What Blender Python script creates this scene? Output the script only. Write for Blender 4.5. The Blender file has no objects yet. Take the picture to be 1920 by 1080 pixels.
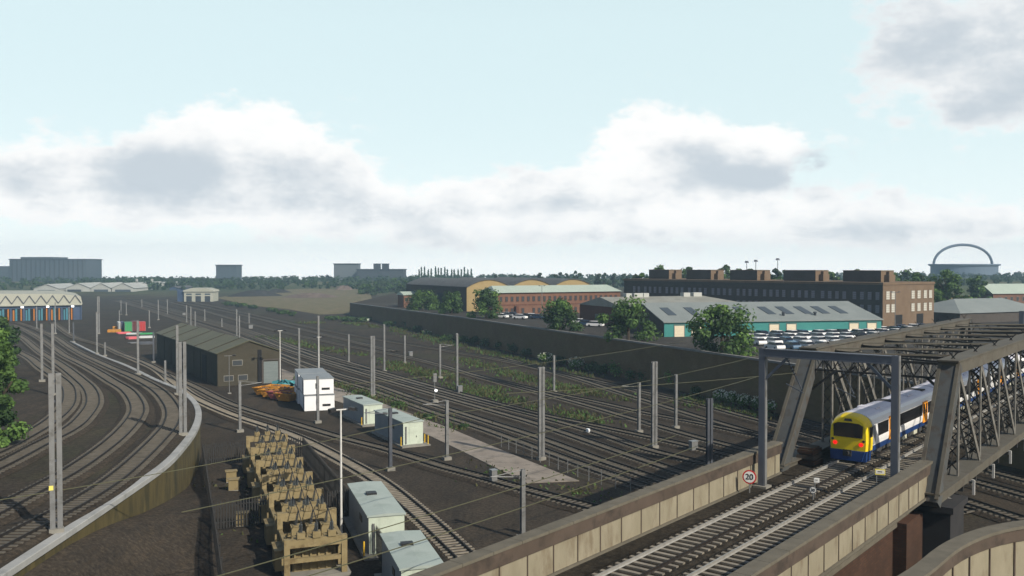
import bpy, math, random
from mathutils import Vector, Matrix
R = math.radians
rnd = random.Random(7)
S = bpy.context.scene
COL = S.collection
# ------------------------------------------------------------------ camera model
F = 1720.0; CH = 22.0
PIT = math.atan(40 / F)
cp, sp = math.cos(PIT), math.sin(PIT)
def ray(u, v):
    x = (u - 960) / F; y = -(v - 540) / F
    return Vector((x, cp + sp * y, -sp + cp * y))
def G(u, v, z=0.0):
    """ground point seen at photo pixel u, v on the level z"""
    d = ray(u, v); k = (z - CH) / d.z
    return Vector((d.x * k, d.y * k, z))
def GD(u, v, Y):
    d = ray(u, v); k = Y / d.y
    return Vector((d.x * k, Y, CH + d.z * k))
def sst(a, b, x):
    t = min(1, max(0, (x - a) / (b - a))); return t * t * (3 - 2 * t)
def zL(Y): return 4.5 * (1 - sst(125, 265, Y))
def GL(u, v):
    z = 3.0
    for _ in range(40):
        z = 0.5 * z + 0.5 * zL(G(u, v, z).y)
    return G(u, v, z)
cam = bpy.data.objects.new('camera', bpy.data.cameras.new('camera'))
COL.objects.link(cam); cam.location = (0, 0, CH)
cam.rotation_euler = (R(90) - PIT, 0, 0)
cam.data.lens = 36 * F / 1920; cam.data.sensor_width = 36
cam.data.clip_start = 0.5; cam.data.clip_end = 20000
S.camera = cam
# ------------------------------------------------------------------ materials
M = {}
def nt_new(name):
    m = bpy.data.materials.new(name); m.use_nodes = True
    t = m.node_tree; b = t.nodes['Principled BSDF']
    M[name] = m
    return m, t, b
def N(t, typ, **kw):
    n = t.nodes.new(typ)
    for k, v in kw.items():
        if k.startswith('i_'):
            n.inputs[k[2:].replace('_', ' ')].default_value = v
        else: setattr(n, k, v)
    return n
def c4(c): return (c[0], c[1], c[2], 1)
def ramp(t, fac, stops):
    r = N(t, 'ShaderNodeValToRGB')
    e = r.color_ramp.elements
    while len(e) > 1: e.remove(e[-1])
    e[0].position = stops[0][0]; e[0].color = c4(stops[0][1])
    for p, c in stops[1:]:
        x = e.new(p); x.color = c4(c)
    t.links.new(fac, r.inputs['Fac']); return r
def mix(t, fac, a, b, blend='MIX'):
    n = N(t, 'ShaderNodeMix'); n.data_type = 'RGBA'; n.blend_type = blend
    for s, v in ((n.inputs[0], fac), (n.inputs[6], a), (n.inputs[7], b)):
        if isinstance(v, (int, float)): s.default_value = v
        elif isinstance(v, tuple): s.default_value = c4(v)
        else: t.links.new(v, s)
    return n.outputs[2]
def math_(t, op, a, b=None, clamp=False):
    n = N(t, 'ShaderNodeMath'); n.operation = op; n.use_clamp = clamp
    for s, v in ((n.inputs[0], a), (n.inputs[1], b)):
        if v is None: continue
        if isinstance(v, (int, float)): s.default_value = v
        else: t.links.new(v, s)
    return n.outputs[0]
def noise(t, vec, scale, detail=4, rough=.55):
    n = N(t, 'ShaderNodeTexNoise'); n.inputs['Scale'].default_value = scale
    n.inputs['Detail'].default_value = detail; n.inputs['Roughness'].default_value = rough
    if vec is not None: t.links.new(vec, n.inputs['Vector'])
    return n.outputs['Fac']
def pm(name, ca, cb, scale=1.0, rough=.8, metal=0.0, bump=0.0, scale2=None, cc=None, stretch=None, spec=.3):
    """two tone procedural paint / stone / metal with an optional stain tone"""
    m, t, b = nt_new(name)
    tc = N(t, 'ShaderNodeTexCoord').outputs['Object']
    if stretch:
        mp = N(t, 'ShaderNodeMapping'); mp.inputs['Scale'].default_value = stretch
        t.links.new(tc, mp.inputs['Vector']); tc = mp.outputs[0]
    f = noise(t, tc, scale)
    r = ramp(t, f, [(.33, ca), (.67, cb)]); out = r.outputs[0]
    if cc:
        f2 = noise(t, tc, scale2 or scale * .3, 6, .65)
        out = mix(t, ramp(t, f2, [(.5, (0, 0, 0)), (.66, (1, 1, 1))]).outputs[0], out, cc)
    t.links.new(out, b.inputs['Base Color'])
    b.inputs['Roughness'].default_value = rough; b.inputs['Metallic'].default_value = metal
    b.inputs['Specular IOR Level'].default_value = spec
    if bump:
        bp = N(t, 'ShaderNodeBump'); bp.inputs['Strength'].default_value = bump; bp.inputs['Distance'].default_value = .05
        t.links.new(f, bp.inputs['Height']); t.links.new(bp.outputs[0], b.inputs['Normal'])
    return m
def brick(name, ca, cb, mortar, scale=1.0, stain=None):
    m, t, b = nt_new(name)
    tc = N(t, 'ShaderNodeTexCoord').outputs['Object']
    sx = N(t, 'ShaderNodeSeparateXYZ'); t.links.new(tc, sx.inputs[0])
    cx = N(t, 'ShaderNodeCombineXYZ')
    t.links.new(math_(t, 'ADD', sx.outputs[0], sx.outputs[1]), cx.inputs[0]); t.links.new(sx.outputs[2], cx.inputs[1])
    br = N(t, 'ShaderNodeTexBrick'); t.links.new(cx.outputs[0], br.inputs['Vector'])
    br.inputs['Color1'].default_value = c4(ca); br.inputs['Color2'].default_value = c4(cb); br.inputs['Mortar'].default_value = c4(mortar)
    br.inputs['Scale'].default_value = scale; br.inputs['Mortar Size'].default_value = .018
    br.inputs['Brick Width'].default_value = .45; br.inputs['Row Height'].default_value = .15
    out = br.outputs['Color']
    f = noise(t, tc, .35, 6, .6)
    out = mix(t, f, out, (.55, .5, .45), 'MULTIPLY')
    if stain:
        f2 = noise(t, cx.outputs[0], .18, 6, .7)
        out = mix(t, ramp(t, f2, [(.48, (0, 0, 0)), (.66, (.8, .8, .8))]).outputs[0], out, stain)
    t.links.new(out, b.inputs['Base Color']); b.inputs['Roughness'].default_value = .9
    b.inputs['Specular IOR Level'].default_value = .15
    return m
def corr(name, ca, cb, freq=3.0, rough=.6, axis='X'):
    m, t, b = nt_new(name)
    tc = N(t, 'ShaderNodeTexCoord').outputs['Object']
    f = noise(t, tc, .25, 5, .6)
    t.links.new(ramp(t, f, [(.3, ca), (.7, cb)]).outputs[0], b.inputs['Base Color'])
    w = N(t, 'ShaderNodeTexWave'); w.bands_direction = axis; w.inputs['Scale'].default_value = freq
    t.links.new(tc, w.inputs['Vector'])
    bp = N(t, 'ShaderNodeBump'); bp.inputs['Strength'].default_value = .35; bp.inputs['Distance'].default_value = .06
    t.links.new(w.outputs['Fac'], bp.inputs['Height']); t.links.new(bp.outputs[0], b.inputs['Normal'])
    b.inputs['Roughness'].default_value = rough; b.inputs['Specular IOR Level'].default_value = .25
    return m
def flat(name, c, rough=.6, metal=0.0, emis=None, est=1.0, spec=.4):
    m, t, b = nt_new(name)
    b.inputs['Base Color'].default_value = c4(c); b.inputs['Roughness'].default_value = rough; b.inputs['Metallic'].default_value = metal
    b.inputs['Specular IOR Level'].default_value = spec
    if emis:
        b.inputs['Emission Color'].default_value = c4(emis); b.inputs['Emission Strength'].default_value = est
    return m
def leafm(name, ca, cb, sc=.5):
    m = pm(name, ca, cb, sc, .7, spec=.2)
    t = m.node_tree; b = t.nodes['Principled BSDF']
    out = [n for n in t.nodes if n.type == 'OUTPUT_MATERIAL'][0]
    tr = N(t, 'ShaderNodeBsdfTranslucent')
    col = b.inputs['Base Color'].links[0].from_socket
    t.links.new(col, tr.inputs['Color'])
    mx = N(t, 'ShaderNodeMixShader'); mx.inputs[0].default_value = .3
    t.links.new(b.outputs[0], mx.inputs[1]); t.links.new(tr.outputs[0], mx.inputs[2]); t.links.new(mx.outputs[0], out.inputs['Surface'])
    return m
# ground: ballast and cinder in the yard, then scrub and grass on the hills far out
def ground_mat():
    m, t, b = nt_new('ground')
    geo = N(t, 'ShaderNodeNewGeometry').outputs['Position']
    sx = N(t, 'ShaderNodeSeparateXYZ'); t.links.new(geo, sx.inputs[0])
    n1 = noise(t, geo, .09, 6, .65); n2 = noise(t, geo, 3.2, 6, .8); n3 = noise(t, geo, .03, 5, .6)
    st = N(t, 'ShaderNodeMapping'); st.inputs['Scale'].default_value = (.5, .07, 1); st.inputs['Rotation'].default_value = (0, 0, R(27))
    t.links.new(geo, st.inputs['Vector'])
    n4 = noise(t, st.outputs[0], .9, 5, .7)
    base = ramp(t, n1, [(.3, (.035, .029, .0225)), (.5, (.048, .0395, .030)), (.7, (.065, .0525, .039))]).outputs[0]
    base = mix(t, ramp(t, n4, [(.42, (0, 0, 0)), (.68, (.75, .75, .75))]).outputs[0], base, (.028, .0255, .0225))
    base = mix(t, 1.0, base, ramp(t, n2, [(.32, (.42, .42, .42)), (.5, (.95, .95, .95)), (.68, (1.75, 1.7, 1.65))]).outputs[0], 'MULTIPLY')
    moss = mix(t, 1.0, ramp(t, n3, [(.57, (0, 0, 0)), (.66, (1, 1, 1))]).outputs[0], ramp(t, n2, [(.4, (0, 0, 0)), (.6, (.7, .7, .7))]).outputs[0], 'MULTIPLY')
    base = mix(t, moss, base, (.055, .06, .028))
    far = ramp(t, noise(t, geo, .006, 6, .6), [(.35, (.035, .05, .03)), (.5, (.07, .085, .04)), (.62, (.13, .12, .06))]).outputs[0]
    d = math_(t, 'ADD', sx.outputs[1], math_(t, 'MULTIPLY', n3, 260))
    fd = math_(t, 'DIVIDE', math_(t, 'SUBTRACT', d, 760), 120, True)
    base = mix(t, fd, base, far)
    t.links.new(base, b.inputs['Base Color']); b.inputs['Roughness'].default_value = .95; b.inputs['Specular IOR Level'].default_value = .1
    bp = N(t, 'ShaderNodeBump'); bp.inputs['Strength'].default_value = .5; bp.inputs['Distance'].default_value = .08
    t.links.new(n2, bp.inputs['Height']); t.links.new(bp.outputs[0], b.inputs['Normal'])
ground_mat()
def ballast_mat(name, ca, cb):
    m, t, b = nt_new(name)
    geo = N(t, 'ShaderNodeNewGeometry').outputs['Position']
    n2 = noise(t, geo, 3.5, 5, .75); n1 = noise(t, geo, .15, 5, .6)
    base = ramp(t, n1, [(.35, ca), (.65, cb)]).outputs[0]
    base = mix(t, 1.0, base, ramp(t, n2, [(.32, (.40, .40, .40)), (.5, (.95, .95, .95)), (.68, (1.8, 1.75, 1.7))]).outputs[0], 'MULTIPLY')
    t.links.new(base, b.inputs['Base Color']); b.inputs['Roughness'].default_value = .95; b.inputs['Specular IOR Level'].default_value = .1
    bp = N(t, 'ShaderNodeBump'); bp.inputs['Strength'].default_value = .6; bp.inputs['Distance'].default_value = .06
    t.links.new(n2, bp.inputs['Height']); t.links.new(bp.outputs[0], b.inputs['Normal'])
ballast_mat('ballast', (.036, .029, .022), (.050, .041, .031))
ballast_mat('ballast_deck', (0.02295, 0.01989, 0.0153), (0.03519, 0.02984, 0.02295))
ballast_mat('tarmac', (.042, .040, .038), (.06, .056, .05))
ballast_mat('scrub', (0.176, 0.143, 0.0935), (0.11, 0.11, 0.055))
ballast_mat('spoil', (.03, .032, .034), (.05, .05, .05))
ballast_mat('spoil_brown', (.11, .085, .075), (.16, .13, .11))
ballast_mat('field_green', (.06, .075, .03), (.075, .09, .04))
ballast_mat('field_ochre', (.22, .17, .06), (.26, .20, .08))
pm('rail_rust', (.016, .013, .011), (.026, .021, .018), 3, .6, .2)
pm('rail_sheen', (0.2604, 0.2542, 0.2356), (0.341, 0.3348, 0.31), 3, .4, .25)
pm('truss_sunlit', (.15, .145, .13), (.20, .195, .175), .7, .65, .1, cc=(.10, .085, .07), scale2=1.6)  # lighter copy of the truss steel, sunlight on web members put into colour
pm('sleeper', (0.0819, 0.0741, 0.06084), (0.1248, 0.1131, 0.0936), 1.2, .9)
pm('sleeper_pale', (0.17, 0.153, 0.1232), (0.255, 0.2295, 0.187), 1.5, .9)
pm('road_concrete', (0.2128, 0.1848, 0.1568), (0.28, 0.2464, 0.2072), .25, .9, cc=(0.1568, 0.14, 0.1176), scale2=.6)
pm('coping_white', (0.2864, 0.2933, 0.2864), (0.3546, 0.3615, 0.3546), .8, .8, cc=(0.2046, 0.2114, 0.2046), scale2=.4)
pm('wall_ochre', (0.09718, 0.0775, 0.02827), (0.05595, 0.04588, 0.01767), 1.3, .95, bump=.4, cc=(0.03534, 0.03224, 0.01414), scale2=.5, stretch=(1, 1, .3)) if 1 else brick('wall_ochre_', (0.1615, 0.1235, 0.0475), (0.133, 0.1026, 0.0399), (0.1045, 0.0855, 0.04275), 1.0, (0.08075, 0.0627, 0.0266))
brick('wall_dark', (0.1975, 0.1441, 0.07878), (0.1566, 0.1171, 0.06563), (0.1362, 0.1051, 0.06127), 1.0, (0.1157, 0.09609, 0.04377))
pm('coping_grey', (0.136, 0.136, 0.132), (0.184, 0.184, 0.176), .6, .85)
pm('mast_steel', (0.1674, 0.1736, 0.1767), (0.2232, 0.2294, 0.2325), .8, .55, .3, cc=(0.124, 0.124, 0.1178), scale2=1.2)
pm('mast_dark', (.07, .078, .095), (.10, .11, .13), .8, .5, .3)
pm('pole_white', (.5, .5, .48), (.6, .6, .58), 1, .6)
pm('concrete', (0.182, 0.175, 0.154), (0.238, 0.231, 0.203), 1.2, .9)
flat('insulator', (.035, .035, .04), .35)
flat('lamp_black', (.015, .015, .017), .5)
flat('wire', (.11, .11, .06), .6, .3)
flat('wire_dark', (.04, .04, .045), .6, .3)
pm('parapet_panel', (0.2124, 0.1912, 0.1345), (0.262, 0.2372, 0.1735), .9, .9, cc=(0.1699, 0.1416, 0.09558), scale2=.8, stretch=(1.2, 1.2, .5))
pm('parapet_brown', (0.06444, 0.0491, 0.03747), (0.08592, 0.0646, 0.05039), .9, .9, cc=(0.04296, 0.03359, 0.02713), scale2=.8)
pm('coping_olive', (0.102, 0.093, 0.072), (0.132, 0.12, 0.093), 1.5, .9)
brick('brick_abutment', (0.102, 0.054, 0.036), (0.078, 0.042, 0.03), (0.06, 0.048, 0.039), 1.0, (0.036, 0.024, 0.018))
pm('pier_dark', (.022, .022, .024), (.032, .031, .032), .5, .9)
pm('truss_grey', (0.0632, 0.06739, 0.06714), (0.08427, 0.08899, 0.08833), .7, .65, .1, cc=(0.0632, 0.05235, 0.0424), scale2=1.6)
pm('truss_dark', (.020, .019, .018), (.032, .030, .027), .7, .7, .1)
pm('truss_chord', (0.08182, 0.07603, 0.05925), (0.1044, 0.09684, 0.07796), .5, .75, cc=(0.06772, 0.05643, 0.04366), scale2=1.0)
pm('gantry_blue', (0.0935, 0.1062, 0.1318), (0.119, 0.1318, 0.1615), .6, .5, .2)
pm('shed_roof', (0.3108, 0.37, 0.3404), (0.3552, 0.407, 0.3774), .4, .55, cc=(0.2664, 0.3182, 0.2886), scale2=.5)
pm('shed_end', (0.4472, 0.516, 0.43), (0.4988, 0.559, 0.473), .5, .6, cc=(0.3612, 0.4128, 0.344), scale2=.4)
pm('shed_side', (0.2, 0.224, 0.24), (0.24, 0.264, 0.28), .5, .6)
flat('bollard_yellow', (.65, .42, .03), .5)
pm('cabin_white', (.74, .76, .78), (.82, .83, .84), .6, .5)
pm('tan_paint', (0.2157, 0.1716, 0.08424), (0.2636, 0.2122, 0.1123), 1.5, .7, cc=(0.1438, 0.1061, 0.04992), scale2=1.4)
flat('tan_shadow', (.02, .02, .018), .9)
pm('porcelain', (.035, .038, .038), (.06, .062, .06), 5, .3)
flat('fence_dark', (.022, .022, .022), .7)
corr('roof_olive', (.085, .085, .05), (.115, .11, .065), 2.0)
brick('brick_olive', (.085, .078, .055), (.07, .066, .048), (.06, .055, .045), 1.0)
pm('door_slate', (.13, .16, .16), (.16, .19, .19), .6, .7, stretch=(1, 1, 6))
flat('glass_dark', (.05, .055, .06), .15, 0, spec=.6)
pm('glass_pale', (.42, .42, .38), (.55, .54, .48), .7, .3)
pm('glass_violet', (.16, .155, .185), (.22, .21, .25), .4, .3)
flat('opening', (.012, .012, .013), .95)
corr('roof_pale', (0.36, 0.432, 0.3744), (0.4032, 0.4752, 0.4176), 2.2)
corr('roof_grey', (0.198, 0.2244, 0.2178), (0.2376, 0.264, 0.2574), 2.2)
corr('roof_barn', (.20, .20, .17), (.28, .285, .255), 2.0)
corr('roof_dark', (.075, .075, .075), (.10, .10, .10), 2.0)
corr('teal_sheet', (.045, .215, .205), (.055, .245, .23), 4.0)
pm('cream_door', (.60, .53, .40), (.66, .59, .45), .6, .7, stretch=(1, 1, 5))
brick('brick_red', (.225, .115, .08), (.19, .095, .066), (.22, .15, .11), 1.0)
brick('brick_barn', (.17, .072, .05), (.14, .06, .042), (.14, .09, .07), 1.0)
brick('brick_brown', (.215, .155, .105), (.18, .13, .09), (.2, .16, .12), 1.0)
pm('sand_render', (0.288, 0.216, 0.102), (0.324, 0.246, 0.12), .3, .85)
brick('brick_shade', (.11, .10, .09), (.09, .08, .075), (.08, .075, .07), 1.0)  # dark brick, mostly for walls turned from the sun, shade in its colour
pm('far_block', (.055, .075, .095), (.07, .09, .11), .02, .9)  # bluish tones for far walls, distance haze put into the colour
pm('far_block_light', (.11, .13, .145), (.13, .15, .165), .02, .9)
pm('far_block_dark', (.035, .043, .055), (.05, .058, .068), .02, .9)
pm('white_shed', (0.35, 0.364, 0.35), (0.406, 0.42, 0.399), .1, .8)
pm('depot_cream', (0.341, 0.352, 0.297), (0.385, 0.3905, 0.3355), .1, .7)
pm('depot_blue', (.04, .065, .12), (.06, .09, .16), .2, .7)
flat('orange', (0.3825, 0.135, 0.009), .5)
flat('teal_leaf', (.05, .18, .24), .5)
flat('navy', (.02, .035, .10), .5)
flat('green_box', (0.035, 0.294, 0.098), .5); flat('red_box', (0.42, 0.021, 0.021), .5); flat('maroon_box', (0.098, 0.014, 0.0175), .5)
flat('pale_box', (.55, .58, .58), .5); flat('pink_box', (.62, .12, .14), .5)
pm('skip_orange', (0.465, 0.2025, 0.0225), (0.525, 0.255, 0.0375), 1.5, .6, cc=(0.3, 0.1275, 0.0225), scale2=1.2)
pm('skip_purple', (.22, .06, .07), (.28, .08, .08), 1.5, .6)
flat('tarp_teal', (.06, .26, .30), .7)
leafm('leaf_dark', (.026, .055, .018), (.050, .095, .028), .4)
leafm('leaf_mid', (.06, .12, .032), (.10, .175, .05), .4)
leafm('leaf_light', (.11, .21, .045), (.17, .28, .07), .4)
leafm('leaf_lime', (.17, .32, .05), (.25, .40, .075), .4)
leafm('leaf_far', (.035, .06, .035), (.055, .085, .045), .05)
leafm('grass_blade', (.06, .068, .028), (.11, .105, .045), .2)
leafm('blossom', (.58, .60, .48), (.72, .73, .62), .5)
pm('bark', (.05, .04, .03), (.075, .06, .045), 2, .95)
flat('train_white', (.78, .79, .80), .3); flat('train_yellow', (.80, .60, .015), .35); flat('train_blue', (.012, .045, .17), .35)
pm('train_roof', (0.588, 0.588, 0.672), (0.672, 0.672, 0.756), .6, .45)
flat('train_orange', (.85, .33, .015), .35); flat('train_glass', (.012, .012, .014), .12, spec=.6)
pm('under_grey', (.04, .04, .04), (.06, .06, .06), 1, .8); flat('under_cream', (.5, .5, .40), .6)
flat('tail_red', (.5, .01, .01), .4, emis=(1, .012, .008), est=1.1)
flat('sign_white', (.75, .75, .72), .5); flat('sign_red', (.5, .03, .03), .5); flat('sign_black', (.012, .012, .012), .5); flat('sign_yellow', (.75, .65, .15), .5)
flat('lamp_white', (.8, .8, .8), .3, emis=(1, 1, .97), est=2.0)
flat('car_white', (.76, .77, .78), .25); flat('car_navy', (.025, .05, .10), .25); flat('car_black', (.012, .018, .016), .25); flat('car_silver', (.36, .38, .40), .3, .3); flat('car_blue', (.06, .13, .22), .25)
flat('tyre', (.012, .012, .012), .8)
pm('arch_steel', (.10, .14, .20), (.12, .16, .22), .02, .8)  # stadium steel tinted blue, distance haze put into the colour
# ------------------------------------------------------------------ mesh builder
class MB:
    def __init__(s): s.v = []; s.f = []; s.m = []
    def add(s, vs, fs, mi=0):
        o = len(s.v); s.v += [tuple(p) for p in vs]
        for f in fs: s.f.append([i + o for i in f]); s.m.append(mi)
        return s
    def box(s, x0, x1, y0, y1, z0, z1, mi=0):
        return s.add([(x0, y0, z0), (x1, y0, z0), (x1, y1, z0), (x0, y1, z0), (x0, y0, z1), (x1, y0, z1), (x1, y1, z1), (x0, y1, z1)],
                     [(0, 3, 2, 1), (4, 5, 6, 7), (0, 1, 5, 4), (1, 2, 6, 5), (2, 3, 7, 6), (3, 0, 4, 7)], mi)
    def bar(s, p, q, w, h, mi=0, side=None):
        """beam from p to q: w across (horizontal), h the other way"""
        p = Vector(p); q = Vector(q); d = (q - p).normalized()
        sd = Vector(side).normalized() if side else d.cross(Vector((0, 0, 1)))
        if sd.length < 1e-4: sd = Vector((1, 0, 0))
        sd.normalize(); up = sd.cross(d).normalized()
        vs = []
        for c in (p, q):
            for a, b in ((-1, -1), (1, -1), (1, 1), (-1, 1)): vs.append(c + sd * a * w / 2 + up * b * h / 2)
        return s.add(vs, [(0, 1, 2, 3), (7, 6, 5, 4), (0, 4, 5, 1), (1, 5, 6, 2), (2, 6, 7, 3), (3, 7, 4, 0)], mi)
    def cyl(s, p, q, r0, r1=None, n=8, mi=0):
        r1 = r0 if r1 is None else r1
        p = Vector(p); q = Vector(q); d = (q - p).normalized()
        a = d.cross(Vector((0, 0, 1)))
        if a.length < 1e-3: a = Vector((1, 0, 0))
        a.normalize(); b = d.cross(a)
        vs = [p + (a * math.cos(2 * math.pi * i / n) + b * math.sin(2 * math.pi * i / n)) * r0 for i in range(n)]
        vs += [q + (a * math.cos(2 * math.pi * i / n) + b * math.sin(2 * math.pi * i / n)) * r1 for i in range(n)]
        fs = [(i, (i + 1) % n, n + (i + 1) % n, n + i) for i in range(n)] + [tuple(range(n - 1, -1, -1)), tuple(range(n, 2 * n))]
        return s.add(vs, fs, mi)
    def prism(s, prof, y0, y1, mi=0, ax='y'):
        """profile (x,z) extruded along y, or (y,z) along x"""
        n = len(prof)
        if ax == 'y': vs = [(a, y0, b) for a, b in prof] + [(a, y1, b) for a, b in prof]
        else: vs = [(y0, a, b) for a, b in prof] + [(y1, a, b) for a, b in prof]
        return s.add(vs, [tuple(range(n)), tuple(range(2 * n - 1, n - 1, -1))] + [(i, i + n, (i + 1) % n + n, (i + 1) % n) for i in range(n)], mi)
    def sweep(s, pts, prof, mi=0, closed=True):
        """profile (side, up) swept along a level polyline"""
        n = len(prof); k = len(pts); vs = []
        for i, p in enumerate(pts):
            a = pts[max(0, i - 1)]; b = pts[min(k - 1, i + 1)]
            d = Vector((b.x - a.x, b.y - a.y, 0)).normalized(); r = Vector((d.y, -d.x, 0))
            for (x, z) in prof: vs.append(p + r * x + Vector((0, 0, z)))
        fs = []
        for i in range(k - 1):
            for j in range(n if closed else n - 1):
                a = i * n + j; b = i * n + (j + 1) % n
                fs.append((a, a + n, b + n, b))
        if closed: fs += [tuple(range(n)), tuple(range(k * n - 1, k * n - n - 1, -1))]
        return s.add(vs, fs, mi)
    def quad(s, a, b, c, d, mi=0): return s.add([a, b, c, d], [(0, 1, 2, 3)], mi)
    def leaves(s, c, rad, n, size, rg, mis=(0,), shell=.55):
        c = Vector(c)
        for _ in range(n):
            d = Vector((rg.gauss(0, 1), rg.gauss(0, 1), rg.gauss(0, 1))).normalized()
            k = shell + (1 - shell) * rg.random()
            p = c + Vector((d.x * rad[0], d.y * rad[1], d.z * rad[2])) * k
            nrm = (d + Vector((rg.uniform(-.8, .8), rg.uniform(-.8, .8), rg.uniform(-.3, 1.0)))).normalized()
            a = nrm.cross(Vector((rg.uniform(-1, 1), rg.uniform(-1, 1), rg.uniform(-1, 1)))).normalized(); b = nrm.cross(a)
            w = size * rg.uniform(.6, 1.3); h = size * rg.uniform(.6, 1.3)
            s.add([p - a * w, p - b * h * .7, p + a * w, p + b * h], [(0, 1, 2, 3)], mis[0] if len(mis) == 1 else rg.choice(mis))
        return s
    def build(s, name, mats, parent=None, smooth=False, norm=True):
        me = bpy.data.meshes.new(name); me.from_pydata(s.v, [], s.f)
        if isinstance(mats, str): mats = [mats]
        for m in mats: me.materials.append(M[m])
        for i, p in enumerate(me.polygons):
            p.material_index = min(s.m[i], len(mats) - 1); p.use_smooth = smooth
        if norm:
            import bmesh
            bm = bmesh.new(); bm.from_mesh(me); bmesh.ops.recalc_face_normals(bm, faces=bm.faces); bm.to_mesh(me); bm.free()
        o = bpy.data.objects.new(name, me); COL.objects.link(o)
        if parent: o.parent = parent
        return o
def tag(o, label=None, cat=None, group=None, kind=None):
    if label: o['label'] = label
    if cat: o['category'] = cat
    if group: o['group'] = group
    if kind: o['kind'] = kind
    return o
def empty(name, loc, rz=0.0, label=None, cat=None, group=None):
    o = bpy.data.objects.new(name, None); COL.objects.link(o); o.empty_display_size = .5
    o.location = loc; o.rotation_euler = (0, 0, rz)
    return tag(o, label, cat, group)
def kids(o): return [c for c in COL.objects if c.parent == o]
KID = {}
def copy_tree(o, parent=None):
    if o not in KID: KID[o] = kids(o)
    c = o.copy(); COL.objects.link(c); c.parent = parent
    for ch in KID[o]: copy_tree(ch, c)
    return c
def crom(pts, step):
    """smooth curve through points, resampled"""
    P = [pts[0] * 2 - pts[1]] + list(pts) + [pts[-1] * 2 - pts[-2]]
    out = []
    for i in range(1, len(P) - 2):
        a, b, c, d = P[i - 1], P[i], P[i + 1], P[i + 2]
        for k in range(24):
            t = k / 24
            out.append(.5 * ((2 * b) + (c - a) * t + (2 * a - 5 * b + 4 * c - d) * t * t + (3 * b - a - 3 * c + d) * t ** 3))
    out.append(P[-2])
    res = [out[0]]; acc = 0
    for i in range(1, len(out)):
        a, b = out[i - 1], out[i]; L = (b - a).length
        while acc + L >= step:
            k = (step - acc) / L; a = a + (b - a) * k; res.append(a); L = (b - a).length; acc = 0
        acc += L
    return res
def smooth_path(pts, it):
    for _ in range(it):
        pts = [pts[0]] + [(pts[i - 1] + pts[i] * 2 + pts[i + 1]) / 4 for i in range(1, len(pts) - 1)] + [pts[-1]]
    return pts
ORD = ['first', 'second', 'third', 'fourth', 'fifth', 'sixth', 'seventh', 'eighth', 'ninth', 'tenth', 'eleventh', 'twelfth', 'thirteenth', 'fourteenth', 'fifteenth', 'sixteenth', 'seventeenth', 'eighteenth', 'nineteenth', 'twentieth']
# ------------------------------------------------------------------ viaduct frame (s along it, t to its right)
VD = Vector((math.sin(R(38.5)), math.cos(R(38.5)), 0)); VR = Vector((VD.y, -VD.x, 0))
def V(s, t, z=0.0): return VD * s + VR * t + Vector((0, 0, z))
VROT = -R(38.5)            # a thing rotated by this has local +Y along the viaduct
YD = Vector((-math.sin(R(27.5)), math.cos(R(27.5)), 0)); YROT = R(27.5)
# ------------------------------------------------------------------ terrain
WALL = [Vector((93, 6.5, 0)), Vector((40.7, 136, 0)), Vector((-17, 278, 0)), Vector((-74, 420, 0))]
WTOP = [7.8, 7.8, 7.0, 5.5]
def hill(x, y):
    d = math.hypot(x * .8, y)
    h = 6.0 * sst(560, 1050, d) + 1.6 * sst(500, 1050, d) * math.sin(x * .006 + 1.2)
    if x > 250: h += 3.0 * sst(250, 600, x) * sst(500, 1000, y)
    return h
def gz(x, y):
    h = hill(x, y)
    if y < 110:
        ys = [(40, 4.3), (59.8, 3.8), (64.6, 3.4), (68.3, 2.9), (74, 2.0), (83, 1.0), (91, 0.0)]
        z = 0.0
        if y <= 40: z = 4.3
        else:
            for (a, za), (b, zb) in zip(ys, ys[1:]):
                if a <= y < b: z = za + (zb - za) * (y - a) / (b - a)
        h += z * sst(-23.0, -29.5, x) if x > -29.5 else z
    return h - .02
def steps(segs):
    out = []
    for a, b, st in segs:
        n = max(1, round((b - a) / st)); out += [a + (b - a) * i / n for i in range(n)]
    return out + [segs[-1][1]]
def sheet(name, xs, ys, fn, mat_, keep=None):
    b = MB(); nx = len(xs)
    b.v = [(x, y, fn(x, y)) for y in ys for x in xs]
    for j in range(len(ys) - 1):
        for i in range(nx - 1):
            if keep and not keep((xs[i] + xs[i + 1]) / 2, (ys[j] + ys[j + 1]) / 2): continue
            b.f.append([j * nx + i, j * nx + i + 1, (j + 1) * nx + i + 1, (j + 1) * nx + i]); b.m.append(0)
    o = b.build(name, mat_, norm=False, smooth=True); return tag(o, kind='structure')
sheet('ground', steps([(-940, -300, 80), (-300, -60, 30), (-60, -10, 2), (-10, 120, 26), (120, 600, 60), (600, 940, 85)]),
      steps([(-60, 36, 12), (36, 112, 2), (112, 500, 30), (500, 1150, 50)]), gz, 'ground')
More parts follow.
